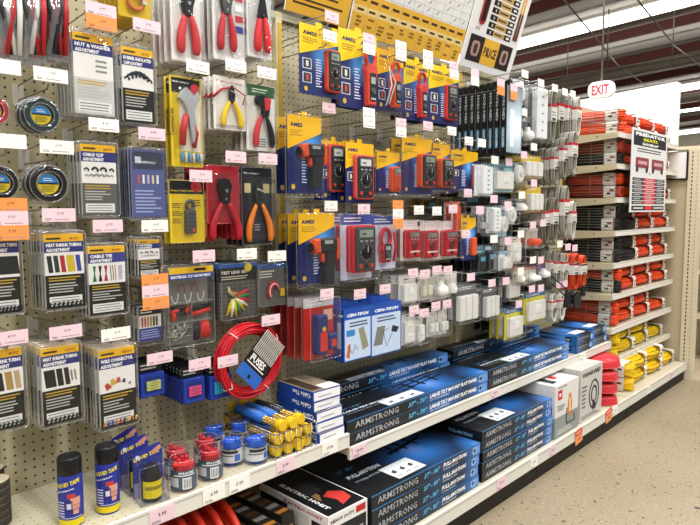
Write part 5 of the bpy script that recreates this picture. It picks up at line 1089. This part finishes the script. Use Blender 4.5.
for px, py, X, k, lab in tubs:
    Y, _ = at(px, py, X)
    if k not in pro: pro[k] = tub(*[('c62a34', '2456c0'), ('b82834', None), ('2a62d0', None)][k], lid=k == 2); o = pro[k]; o.location = (X, Y, SZ+.0005)
    else: o = dup(pro[k], (X, Y, SZ+.0005), rot=(0, 0, random.uniform(-.5, .3)))
    tag(o, lab, 'tub', ['splice tubs', 'red connector tubs', 'blue connector tubs'][k])
# wire basket with yellow capped tubes
by0, by1, bx0, bx1, bz0, bz1 = 1.165, 1.342, .10, .385, SZ+.002, SZ+.088
r = empty('wire_basket', (0, 0, 0)); tag(r, 'chrome wire basket holding the yellow capped tubes', 'basket'); b = MB(); wm = mat('a8a6a0', .25, .8, noise=0)
for z in (bz0, (bz0+bz1)/2, bz1): b.tube([(bx0, by0, z), (bx1, by0, z), (bx1, by1, z), (bx0, by1, z)], .0022 if z != bz1 else .0030, wm, 6, True)
b.build('rim_wire', r); b = MB()
for i in range(9): y = by0+(by1-by0)*i/8; b.tube([(bx1, y, bz1), (bx1, y, bz0), (bx0, y, bz0), (bx0, y, bz1)], .0016, wm, 5)
for i in range(1, 9): x = bx0+(bx1-bx0)*i/9; b.tube([(x, by0, bz1), (x, by0, bz0), (x, by1, bz0), (x, by1, bz1)], .0016, wm, 5)
b.build('mesh_wire', r)
spots = [(1.106, .021, 0), (1.148, .021, 0), (1.190, .021, 0), (1.232, .021, 1), (1.108, .062, 1), (1.150, .062, 2), (1.192, .062, 3), (1.236, .062, 1), (1.165, .102, 2), (1.207, .102, 3), (1.125, .102, 2)]
LB = ['plain yellow capped clear tube in the basket', 'yellow capped clear tube in the basket', 'blue labelled tube with a yellow cap in the basket', 'dark labelled tube with a yellow cap in the basket']
for i, (y, z, k) in enumerate(spots):
    y += .080
    z = SZ+.004+z; x0, x1 = .09+random.uniform(-.01, .01), .372+.006*(i % 3)
    r = empty('zip_tie_tube', (0, y, z)); tag(r, LB[k]+', %s by row' % (['first', 'second', 'third', 'fourth', 'fifth', 'sixth', 'seventh', 'eighth', 'ninth', 'tenth', 'last'][i]), 'tube', 'yellow capped zip tie tubes')
    b = MB(); b.tube([(x0, 0, 0), (x1-.02, 0, 0)], .0165, CLEAR, 14); b.build('clear_tube', r)
    b = MB(); [b.tube([(x0+.01, .009*math.cos(a), .009*math.sin(a)), (x1-.03, .009*math.cos(a+.3), .009*math.sin(a+.3))], .0028, mat('c9a02c', .4), 5) for a in [j*.8 for j in range(8)]]; b.build('zip_ties', r)
    b = MB(); b.cyl((x1-.026, 0, 0), EX, [(0, .018), (.024, .0185), (.026, .017)], mat('dcb61e', .4), 20); b.build('yellow_cap', r); b = MB(); b.cyl((x0, 0, 0), EX, [(0, .018), (.02, .018)], mat('d2a41e', .4), 16); b.build('yellow_cap', r)
    if k in (2, 3): b = MB(); b.tube([(x0+.04, 0, 0), (x1-.10, 0, 0)], .0171, mat('2a6ac0' if k == 2 else '2a2b30', .35), 16); b.add([(x0+.12, -.0172*.5, .0172*.9), (x0+.17, -.0172*.5, .0172*.9), (x0+.17, .0172*.5, .0172*.9), (x0+.12, .0172*.5, .0172*.9)], [(0, 1, 2, 3)], 'e6e8ec'); b.build('paper_label', r)
# cable tie boxes
for i in range(5):
    w_, h = .128, .036; z = SZ+.001+i*.0368; y0 = 1.356-.003*i; x1 = .385-.006*(i % 2)-.004*i; tilt = [.04, -.03, .02, .0, -.03][i]
    r = empty('cable_tie_box', (x1, y0, z)); r.rotation_euler = (0, 0, tilt); tag(r, 'white fronted blue cable tie box, %s of the stack by the basket' % ['lowest', 'second lowest', 'middle', 'second highest', 'topmost'][i], 'box', 'stacked cable tie boxes')
    b = MB(); b.box(-.20, 0, 0, w_, 0, h, mat('20469c', .4)); b.rect(.0004, .003, w_-.003, .003, h-.003, 'e8e8ea'); b.lines(.0008, .02, w_*.7, .010, .022, 1, '9a9aa6', .1, .3)
    b.text('Cable Ties', (-.012, -.0006, h*.75), 'e8ecf6', h=h*.45, w=.10, a=-EX, b=-EZ, bold=.03)
    b.add([(-.199, .002, h+.0004), (-.001, .002, h+.0004), (-.001, w_-.002, h+.0004), (-.199, w_-.002, h+.0004)], [(0, 1, 2, 3)], mat('8a7a66', .35, noise=.5, scale=30)); b.quad((-.19, .01, h+.0008), EX, EY, mat('3a3026'), 0, .17, 0, .045); b.quad((-.06, .06, h+.0008), EX, EY, mat('e2e2e2'), 0, .055, 0, .07); b.build('printed_box', r)
# ================================================================== FLAT PANEL MOUNT BOXES
def mountbox(name, L, D, H_, t1, t2, ts, lab, cat, loc, rz=0, art='tilt', grp=None):
    key = (t2, round(L, 2)); r = empty(name, loc); r.rotation_euler = (0, 0, rz); tag(r, lab, cat, grp)
    if key in PROTO:
        for c in PROTO[key]: d = c.copy(); COL.objects.link(d); d.parent = r
        return r
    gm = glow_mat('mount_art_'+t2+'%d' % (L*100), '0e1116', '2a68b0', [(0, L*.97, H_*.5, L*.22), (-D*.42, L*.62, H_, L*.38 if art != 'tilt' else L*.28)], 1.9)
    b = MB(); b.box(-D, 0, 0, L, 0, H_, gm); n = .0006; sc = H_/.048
    b.text('ARMSTRONG', (n, L*.045, H_*.28), 'a9adb4', h=H_*.52, w=L*(.26 if L > .8 else .33), bold=.01)
    b.text('37" - %s"' % ('70' if art == 'tilt' else '80'), (n, L*(.37 if L > .8 else .43), H_*.30), '58b4e0', h=H_*.44, w=L*(.13 if L > .8 else .15), shear=.2, bold=.03)
    b.text(t1, (n, L*(.52 if L > .8 else .61), H_*.42), 'f0f2f6', h=H_*.38, w=L*(.38 if L > .8 else .24), shear=.2, bold=.04)
    b.text(t2, (n, L*(.52 if L > .8 else .61), H_*.16), 'c9ccd2', h=H_*.16, w=L*.15, shear=.2, bold=.02)
    b.prism(n, n+.0003, rr(L*.935, H_*.5, H_*.6, H_*.6, .006), '9cc8e8'); b.rect(n+.0006, L*.928, L*.942, H_*.3, H_*.72, '22303c'); b.rect(n+.0006, L*.918, L*.952, H_*.5, H_*.6, '22303c')
    # top print
    U, V_ = Vector((0, 1, 0)), Vector((-1, 0, 0)); zt = H_+.0005
    b.text(ts, (-D*.36, L*.06, zt), 'c9d4e0', h=D*.07, w=L*.26, a=U, b=V_, bold=.05, shear=.2); b.text('TV WALL MOUNT', (-D*.27, L*.06, zt), '9aa6b4', h=D*.035, w=L*.2, a=U, b=V_, shear=.2)
    b.text('37"-%s"' % ('70' if art == 'tilt' else '80'), (-D*.50, L*.06, zt), '4a88b0', h=D*.07, w=L*.14, a=U, b=V_, shear=.2)
    b.quad((-.0004, 0, 0), U, V_, mat('3f86bc'), 0, L, 0, 0) if 0 else b.rect(n, 0, L, H_-.0022, H_, mat('2c5c86')); b.rect(n, 0, L, 0, .0014, mat('204a70')); b.quad((-.0002, 0, zt), U, V_, mat('3a7ab0'), 0, L, 0, .003); b.quad((-D*.06, L*.26, zt), U, V_, mat('d6dade'), 0, L*.24, 0, D*(.26 if art != 'tilt' else .34)); 
    for i in range(3): b.quad((-D*.10, L*(.28+.07*i), zt+.0004), U, V_, mat('8a9298'), 0, L*.045, 0, D*.015); b.add([(-D*(.15+dx), L*(.285+.07*i+dy), zt+.0004) for dx, dy in ((0, .01), (.02, .035), (.075, .03), (.04, .0))], [(0, 1, 2, 3)], '3a4046')
    for a_, c in ((.0, .30), (.10, .26), (.2, .30)): b.quad((-D*(.46+a_*1.6), L*.46, zt+.0004), Vector((-.12, 1, 0)).normalized(), V_, mat('0c1016'), 0, L*c*1.15, 0, D*.05)
    for u in (.52, .60, .70): b.quad((-D*.44, L*u, zt+.0005), U, V_, mat('0c1016'), 0, L*.018, 0, D*.42)
    b.text(ts.split(' ')[0], (-D*.42, -.0006, H_*.2), '6c9cc0', h=H_*.34, w=D*.3, a=EX, b=EZ, bold=.03)
    b.build('printed_carton', r)
    PROTO[key] = list(r.children); return r
PROTO = {}
def S(z, i, h): return z+i*(h+.0006)
TZ = .486
P_ = ['lower', 'upper']
def pile(base, n, L, D, H_, x, y, args, tpl, jx=.006, jy=.012, seed=1, grp=None):
    rd = random.Random(seed); W = {2: ['lower', 'upper'], 3: ['bottom', 'middle', 'top'], 4: ['bottom', 'second lowest', 'third lowest', 'top'], 5: ['bottom', 'second lowest', 'middle', 'second highest', 'top']}[n]
    for i in range(n):
        mountbox('mount_box', L, D, H_, *args, tpl % W[i], 'box', (x-rd.uniform(0, jx), y+rd.uniform(-jy, jy), S(base, i, H_)), rd.uniform(-.006, .006) if i < n else 0, 'full' if 'FULL' in args[0] else 'tilt', grp)
TILT = ('LARGE TILT MOUNT FLAT PANEL', '25 DEGREES', 'LARGE TILT MOUNT'); FULL = ('FULL-MOTION', 'TV WALL MOUNT', 'FULL-MOTION')
pile(TZ, 2, .955, .20, .0465, .372, 1.506, TILT, 'black tilt mount box, %s of the front pile nearest the cable ties', .004, .004, 1, 'tilt mount boxes')
pile(TZ, 3, .94, .105, .0475, .142, 1.530, TILT, 'black tilt mount box against the pegboard, %s of the nearest back pile', .004, .015, 2, 'tilt mount boxes')
pile(TZ, 2, .868, .20, .0465, .372, 2.468, TILT, 'blue black tilt mount box, %s of the second front pile', .004, .004, 3, 'tilt mount boxes')
pile(TZ, 3, .94, .105, .0475, .142, 2.51, TILT, 'black tilt mount box, %s of the second back pile', .004, .004, 4, 'tilt mount boxes')
BZ = .139
pile(BZ, 4, .70, .42, .0485, .492, 1.508, FULL, 'full motion mount box, %s of the pile beside the hoist box', .006, .003, 5, 'full motion mount boxes')
pile(BZ, 5, .67, .42, .0460, .494, 2.236, FULL, 'full motion mount box, %s of the taller pile by the work light', .012, .006, 6, 'full motion mount boxes')
# small blue boxes by the end
def smallbox(L, D, H_, loc, rz, lab, left=True):
    r = empty('mount_box', loc); r.rotation_euler = (0, 0, rz); tag(r, lab, 'box', 'small blue mount boxes')
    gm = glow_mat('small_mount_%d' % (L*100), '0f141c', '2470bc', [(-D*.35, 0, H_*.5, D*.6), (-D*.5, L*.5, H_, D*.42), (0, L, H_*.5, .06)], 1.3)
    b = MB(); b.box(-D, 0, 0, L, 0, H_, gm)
    b.text('ARMSTRONG', (.0006, L*.06, H_*.5), 'a9adb4', h=H_*.24, w=L*.62); b.text('SMALL TILT MOUNT', (.0006, L*.06, H_*.2), '8a96a4', h=H_*.14, w=L*.5); b.prism(.0006, .0009, rr(L*.86, H_*.5, H_*.45, H_*.5, .004), '9cc8e8')
    b.text('ARMSTRONG', (-D*.93, -.0006, H_*.55), '9fc4e0', h=H_*.16, w=D*.5, a=EX, b=EZ); b.quad((-D*.28, -.0006, H_*.2), EX, EZ, mat('22303c'), 0, D*.16, 0, H_*.6); b.quad((-D*.26, -.001, H_*.45), EX, EZ, mat('d8e2ea'), 0, D*.1, 0, H_*.1)
    b.quad((-D*.12, L*.2, H_+.0006), EY, -EX, mat('e2e6ea'), 0, L*.6, 0, D*.22); b.build('printed_carton', r)
for i, (y, x, z, rz, lab) in enumerate([(3.45, .372, 0, .01, 'small blue mount box, lower of the near pair at the shelf end'), (3.44, .375, 1, -.02, 'small blue mount box, upper of the near pair at the shelf end'),
                                   (3.70, .360, 0, .0, 'small blue mount box, lower of the far pair at the shelf end'), (3.71, .352, 1, .02, 'small blue mount box, upper of the far pair at the shelf end')]):
    smallbox(.235, .26, .054, (x, y, TZ+z*.0548), rz, lab)
# ================================================================== BASE SHELF GOODS
# hoist box
r = empty('hoist_box', (.485, 1.300, BZ)); tag(r, 'black topped hoist box with white edges and a red tool print', 'box'); D, L, H_ = .37, .190, .20
b = MB(); b.box(-D, 0, 0, L, 0, H_, mat('e4e2de', .4))
b.quad((-.006, .006, H_+.0005), EY, -EX, mat('17171a', .35), 0, L-.012, 0, D-.012); 
b.add([(-.03, .10, H_+.001), (-.05, .16, H_+.001), (-.10, .17, H_+.001), (-.14, .13, H_+.001), (-.12, .09, H_+.001), (-.07, .11, H_+.001)], [(0, 1, 2, 3, 4, 5)], 'c23a34')
b.add([(-.15, .05, H_+.001), (-.16, .12, H_+.001), (-.23, .14, H_+.001), (-.25, .06, H_+.001)], [(0, 1, 2, 3)], '2c2c30')
b.text('ELECTRIC HOIST', (-.30, .035, H_+.0008), 'e6e4e0', h=.018, w=.26, a=EX, b=EY, bold=.04)
for j in range(4): b.quad((-.30, .062+j*.007, H_+.0008), EX, EY, mat('c09a5c'), .08, .20-.01*j, 0, .003)
b.rect(.0005, .006, L-.006, H_*.0+.006, H_*.78, '232326'); b.text('HEAVY DUTY', (.0006, .012, H_*.86), '5c1c1c', h=.012, w=L*.6, bold=.04); b.rect(.0008, L*.7, L*.95, H_*.84, H_*.96, 'b82a2c')
b.text('CHICAGO ELECTRIC', (.0009, .015, H_*.5), 'e6e4e0', h=.02, w=L*.8, bold=.04); b.prism(.0009, .0012, rr(L*.5, H_*.2, L*.6, H_*.3, .01), 'c23a34')
b.quad((-D+.006, -.0005, .006), EX, EZ, mat('1c1c1f', .35), 0, D*.42, 0, H_-.03); b.quad((-D*.5, -.0005, .02), EX, EZ, mat('c9c6c0'), 0, .09, 0, H_-.05)
for j in range(8): b.quad((-D*.49+j*.009, -.0009, .04), EX, EZ, BLK, 0, .004, 0, .08)
b.quad((-D*.22, -.0005, .0), EX, EZ, mat('1c1c1f'), 0, D*.2, 0, H_-.035); b.text('ELECTRIC HOIST', (-D*.62, -.0008, H_-.022), 'a8282a', h=.012, w=D*.55, a=EX, b=EZ, bold=.03); b.build('printed_carton', r)
# red hoses under the left shelf
for i in range(5):
    y = .80+i*.055; r_ = .155-.004*i
    b = MB(); cz = BZ+r_+.012
    for k in range(4): b.tube([(.27+(r_-.02*k)*math.cos(2*PI*j/32), y+.004*(k % 2), cz+(r_-.02*k)*math.sin(2*PI*j/32)*.99) for j in range(32)], .0115, mat('c2301f', .35, noise=.03), 8, True)
    o = b.build('hose_coil'); tag(o, 'red orange coiled hose on edge under the left shelf, %s from the left' % ORD[i if i else 0].replace('front', 'first'), 'hose', 'coiled red hoses'); o.rotation_euler = (0, 0, .0)
for i in range(3):
    r = empty('striped_package', (.40-.02*i, 1.07+i*.072, BZ)); r.rotation_euler = (0, -.04, .03*i-.03); tag(r, 'dark package with orange and grey stripes, %s from the red hoses' % ['first', 'second', 'third'][i], 'package', 'dark striped packages')
    b = MB(); b.box(-.30, 0, 0, .052, 0, .17+.01*i, mat('2c2824', .4))
    for q, c in enumerate(('b87a34', '8f8a84', '5c3a26', 'a8a29a', 'c98a4a')):
        b.quad((-.02-.05*q, .003, .1705+.01*i), EY, -EX, mat(c, .4), 0, .046, 0, .022+.004*(q % 2)); b.rect(.0006, .004+.009*q, .009+.009*q, .03, .15, c)
        b.quad((-.05-.05*q, -.0006, .02), EX, EZ, mat(c, .4), 0, .02, 0, .14)
    b.build('printed_pack', r)
# work light box and plush box
r = empty('work_light_box', (.492, 2.93, BZ)); tag(r, 'white and grey work light box with a red logo and orange lamp', 'box'); D, L, H_ = .36, .280, .285
b = MB(); b.box(-D, 0, 0, L, 0, H_, mat('dcdad6', .4))
b.rect(.0005, 0, L, 0, H_*.40, '8e9392'); b.rect(.0008, L*.1, L*.28, H_*.72, H_*.90, 'c8302c'); b.rect(.0012, L*.15, L*.23, H_*.78, H_*.84, 'efefef')
b.prism(.0008, .0014, [(L*.56, H_*.34), (L*.68, H_*.34), (L*.72, H_*.55), (L*.66, H_*.76), (L*.58, H_*.76), (L*.53, H_*.55)], 'd0772a'); b.prism(.0014, .0018, rr(L*.62, H_*.54, L*.06, H_*.28, .008), 'f0d8a0')
b.tube([(.002, L*.5, H_*.5), (.002, L*.46, H_*.3), (.002, L*.5, H_*.2), (.002, L*.85, H_*.2), (.002, L*.8, H_*.35)], .0022, BLK, 5); b.lines(.0008, L*.08, L*.44, H_*.50, H_*.62, 3, '4a4c50'); b.lines(.001, L*.1, L*.8, H_*.06, H_*.16, 2, 'c9ccca')
b.quad((-D, -.0005, 0), EX, EZ, mat('8e9392'), 0, D, 0, H_*.4); b.quad((-D*.35, -.0008, H_*.3), EX, EZ, mat('2a2c2e'), 0, D*.3, 0, H_*.3)
b.quad((-D*.1, L*.15, H_+.0005), EY, -EX, mat('2f3436'), 0, L*.2, 0, D*.6); b.quad((-D*.2, L*.45, H_+.0005), EY, -EX, mat('c8302c'), 0, L*.18, 0, D*.12); b.lines(.0008, L*.1, L*.5, H_*.93, H_*.97, 1, '3a3c40')
b.quad((-D*.5, L*.7, H_+.0005), EY, -EX, mat('b9c24a'), 0, L*.16, 0, D*.3); b.build('printed_carton', r)
r = empty('appliance_box', (.488, 3.25, BZ)); tag(r, 'grey white box with bold black lettering and a round black drawing', 'box'); D, L, H_ = .36, .30, .305
b = MB(); b.box(-D, 0, 0, L, 0, H_, mat('c4c2bc', .5))
b.text('VANGUARD', (.0006, L*.06, H_*.84), '1c1c1c', h=H_*.09, w=L*.86, bold=.05)
b.tube([(.001, L*.62+L*.22*math.cos(a), H_*.45+H_*.27*math.sin(a)) for a in [2*PI*i/24 for i in range(24)]], .006, mat('2a2a2c'), 5, True, .2); b.tube([(.001, L*.62+L*.12*math.cos(a), H_*.45+H_*.15*math.sin(a)) for a in [2*PI*i/18 for i in range(18)]], .007, mat('3a3a3c'), 5, True, .2); b.rect(.002, L*.55, L*.70, H_*.15, H_*.28, '2a2a2c')
b.lines(.0006, L*.06, L*.32, H_*.25, H_*.7, 6, '5a5a5a', .4); b.lines(.0006, L*.06, L*.9, H_*.04, H_*.12, 2, '4a4a4a'); b.quad((-D*.5, L*.2, H_+.0005), EY, -EX, mat('3a3a3c'), 0, L*.6, 0, D*.2)
b.quad((-D*.9, -.0005, H_*.1), EX, EZ, mat('2d3032'), 0, D*.35, 0, H_*.7); b.quad((-D*.4, -.0006, H_*.4), EX, EZ, mat('b4bf3c'), 0, D*.18, 0, H_*.12); b.build('printed_carton', r)
# red oval hoods beside it
for i in range(4):
    z = BZ+.004+i*.076; A_, B_ = (.175, .115) if i < 3 else (.20, .17)
    r = empty('red_reflector', (.335-(.03 if i == 3 else 0), 3.735+(.03 if i == 3 else 0), z)); tag(r, 'red oval plastic dish by the grey white box, %s from the bottom' % ['first', 'second', 'third', 'fourth'][i], 'dish', 'red oval dishes')
    b = MB(); k = 28; V = []
    for (q, dz) in ((1.0, .0), (.985, .030), (.95, .048), (.7, .058), (.25, .062), (.01, .063)): V += [(A_*q*math.cos(2*PI*j/k), B_*q*math.sin(2*PI*j/k), dz) for j in range(k)]
    b.add(V, [(a*k+j, a*k+(j+1) % k, (a+1)*k+(j+1) % k, (a+1)*k+j) for a in range(5) for j in range(k)], mat('c8343a', .3), True); b.build('dish_body', r)
    b = MB(); b.tube([((A_+.001)*math.cos(2*PI*j/k), (B_+.001)*math.sin(2*PI*j/k), .002) for j in range(k)], .003, mat('d84a4c', .3), 5, True); b.build('rolled_edge', r)
# ================================================================== EXTENSION CORDS
def hank(col, L=.34, w_=.12, h=.075, n=15, seed=0, band='dedad2', R_=.0046, rows=None):
    r = empty('extension_cord_bundle'); b = MB(); rd = random.Random(seed); m = mat(col, .38, noise=.03)
    for k in range(n):
        z = h*(.08+.84*(k/(n-1)))+rd.uniform(-.003, .003); q = math.sin(PI*(k+.7)/(n+.4))**.4; a = w_*.46*q*rd.uniform(.72, 1); l = L*.5*rd.uniform(.93, 1)
        P = []
        for j in range(16):
            t = 2*PI*j/16; c_, s_ = math.cos(t), math.sin(t); x = l*math.copysign(abs(c_)**.7, c_); pinch = 1-.30*math.exp(-((x-L*.28)/.06)**2)
            P.append((x, a*math.copysign(abs(s_)**.6, s_)*pinch, z*(1 if pinch > .8 else .5+.5*pinch)+h*.5*(1-pinch)*.0+rd.uniform(-.002, .002)))
        b.tube(P, R_, m, 5, True)
        if k % 2 == 0: b.tube([(x, u*.5, v) for x, u, v in P], R_, m, 5, True)
    b.build('cord_loops', r)
    b = MB(); P = rr(0, h*.5, w_*.80, h*1.0, .02); V = [(x, u*(1 if x < L*.3 else .93), v) for x in (L*.20, L*.40) for u, v in P]; k = len(P); b.add(V, [(i, (i+1) % k, k+(i+1) % k, k+i) for i in range(k)], mat(band, .45), True)
    b.quad((L*.24, -w_*.392, h*.30), EX, EZ, BLK, 0, .03, 0, h*.14); b.quad((L*.30, -w_*.393, h*.55), EX, EZ, mat('8a2a24'), 0, .03, 0, h*.14)
    b.quad((L*.24, -w_*.2, h*.992), EY, EX, BLK, 0, .03, 0, .012); b.quad((L*.33, -w_*.1, h*.993), EY, EX, mat('55504a'), 0, .05, 0, .010); b.build('paper_band', r)
    b = MB(); b.cyl((-L*.40, w_*.1, h*.95), EX, [(0, .008), (.012, .012), (.035, .013), (.04, .011)], mat(col, .4), 10); b.build('plug', r)
    return r
ORC, BKC, YLC, DGC = 'd4441c', '1d1c1b', 'd8b41e', '7a3a24'
hp = {k: hank(c, seed=i, n=14, L=.37, w_=.15, h=.083) for i, (k, c) in enumerate((('o', 'e04a1c'), ('b', '1f1e1d'), ('y', 'e2bf1a'), ('r', 'a83a22')))}
hp['Y'] = hank('e8bf18', .43, .20, .094, 16, 9, R_=.0062)
hch = {k: list(v.children) for k, v in hp.items()}; used = set()
CN_ = {'o': 'orange', 'b': 'black', 'y': 'yellow', 'r': 'dark orange', 'Y': 'thick yellow'}
POS4 = ['nearest', 'second nearest', 'third nearest', 'farthest']
def put(k, x, y, z, rz, lab):
    if k not in used: o = hp[k]; used.add(k); o.location = (x, y, z); o.rotation_euler = (0, 0, rz)
    else: o = dup(hp[k], (x, y, z), None, (0, 0, rz), hch[k])
    if abs(rz) > .5: o.scale = (.86 if k != 'Y' else .77, 1, 1)
    tag(o, lab, 'extension cord', CN_[k]+' extension cords'); return o
rows = [('oooo', 'oooo'), ('booo', 'rooo'), ('rooo', 'oooo'), ('bboo', 'bboo'), ('bboo', 'bboo'), ('booo', 'oooo'), ('oooo', 'ooo'), ('yyyy', 'yyy')]
rd = random.Random(21)
for zi, (z, (lo, up)) in enumerate(zip(CZ, rows)):
    for layer, st in enumerate((lo, up)):
        for i, k in enumerate(st):
            y = (4.085 if i == 0 else 4.335+(i-1)*.325)+rd.uniform(-.004, .004); x = (.195 if i == 0 else .295-.02*layer)+rd.uniform(-.008, .008)
            put(k, x, min(y, 4.99), z-.003+layer*.0845, rd.uniform(.0, .06) if i == 0 else PI/2+rd.uniform(-.10, .06), '%s extension cord, %s in the %s layer of the %s cord shelf' % (CN_[k], POS4[i], 'lower' if layer == 0 else 'upper', CN[zi]))
for layer in range(2):
    for i in range(4 - layer):
        put('Y', (.265 if i == 0 else .365)+rd.uniform(-.01, .01), (4.09 if i == 0 else 4.37+(i-1)*.32)+(.0 if layer else 0), BZ+layer*.0955, rd.uniform(.0, .05) if i == 0 else PI/2+rd.uniform(-.12, .02), 'thick yellow extension cord on the base shelf, %s in the %s layer' % (POS4[i], 'lower' if layer == 0 else 'upper'))
# wire dividers at the near side of each cord shelf
for zi, z in enumerate(CZ):
    r = empty('wire_divider', (0, CY0+.035, z)); tag(r, 'grey wire divider at the near end of the %s cord shelf' % CN[zi], 'divider')
    b = MB(); b.tube([(.03, 0, .002), (.03, 0, .145), (.365, 0, .145), (.365, 0, .002)], .003, mat('8e8a84', .3, .5, noise=0), 5); b.build('frame_wire', r)
    b = MB(); [b.tube([(.03, 0, .02+.018*j), (.365, 0, .02+.018*j)], .0018, mat('8e8a84', .3, .5, noise=0), 4) for j in range(7)]; b.tube([(.2, 0, .002), (.2, 0, .145)], .002, mat('8e8a84', .3, .5, noise=0), 4); b.build('cross_wires', r)
# sales board on the cord shelves
r = empty('sales_board', (.43, 4.06, 1.325)); tag(r, 'white sales board with black header and red and black rows hung on the cord shelves', 'sign board'); W_, H_ = .70, .545
b = MB(); b.box(-.004, 0, 0, W_, 0, H_, mat('dcdcda', .45)); b.build('board', r); b = MB(); n = .0008
b.rect(n, .03, W_-.03, H_*.80, H_*.97, '232326'); b.text('PREDATOR', (n+.0006, .06, H_*.915), 'f0f0f0', h=H_*.045, w=W_*.84, bold=.06); b.text('BEATS', (n+.0006, W_*.5, H_*.862), 'd8d22a', h=H_*.038, w=W_*.40, bold=.05, center=True); b.text('HONDA*', (n+.0006, W_*.5, H_*.81), 'f0f0f0', h=H_*.038, w=W_*.45, bold=.05, center=True)
b.lines(n, W_*.14, W_*.86, H_*.72, H_*.78, 2, '4a4a4a', .1)
for u in (.28, .72): b.prism(n, n+.003, rr(W_*u, H_*.60, W_*.34, H_*.12, .01), '8a3a40'); b.rect(n+.0036, W_*(u-.12), W_*(u+.12), H_*.58, H_*.62, 'c9a0a0'); [b.cyl((n, W_*(u+d), H_*.52), EX, [(0, .022), (.003, .02)], mat('3a3a3c'), 12) for d in (-.13, .13)]
b.text('VS', (n, W_*.5, H_*.46), '232326', h=H_*.03, center=True)
for j in range(7):
    v = H_*(.415-.047*j); b.rect(n, .03, W_*.34, v-H_*.036, v, '2a2a2d'); b.rect(n, W_*.34, W_*.68, v-H_*.036, v, 'c22a40'); b.rect(n, W_*.68, W_-.03, v-H_*.036, v, '2a2a2d'); b.lines(n+.0006, .06, W_*.3, v-H_*.028, v-H_*.008, 1, 'cfcfcf'); b.lines(n+.0006, W_*.40, W_*.64, v-H_*.028, v-H_*.008, 1, 'f0c0c8'); b.lines(n+.0006, W_*.72, W_-.05, v-H_*.028, v-H_*.008, 1, 'cfcfcf')
b.rect(n, .03, W_-.03, H_*.02, H_*.075, '1c1c1e'); b.rect(n+.0006, W_*.40, W_*.60, H_*.025, H_*.07, 'd8302c'); b.lines(n+.0006, .06, W_*.36, H_*.03, H_*.065, 1, 'e8e8e8', .05); b.lines(n+.0006, W_*.64, W_*.93, H_*.03, H_*.065, 1, 'e8e8e8', .05); b.build('printed_panel', r)
# orange clearance tags hanging from the base rail
for (px, py, lab) in ((579, 437, 'orange clearance tag on the base rail under the work light box'), (609, 416, 'orange clearance tag on the base rail under the red dishes')):
    Y, Z = at(px, py, .52); r = empty('clearance_tag', (.5185, Y, Z)); tag(r, lab, 'price tag'); b = MB(); b.box(0, .0012, -.045, .045, -.035, .045, mat('ef9a62', .5)); b.rect(.0016, -.045, .045, .012, .045, 'd8502c'); b.lines(.002, -.03, .03, .02, .036, 1, 'f2dcd0'); b.lines(.0016, -.02, .025, -.02, 0, 2, '8a3a1c'); b.build('paper_tag', r); r.rotation_euler = (.12, 0, 0)
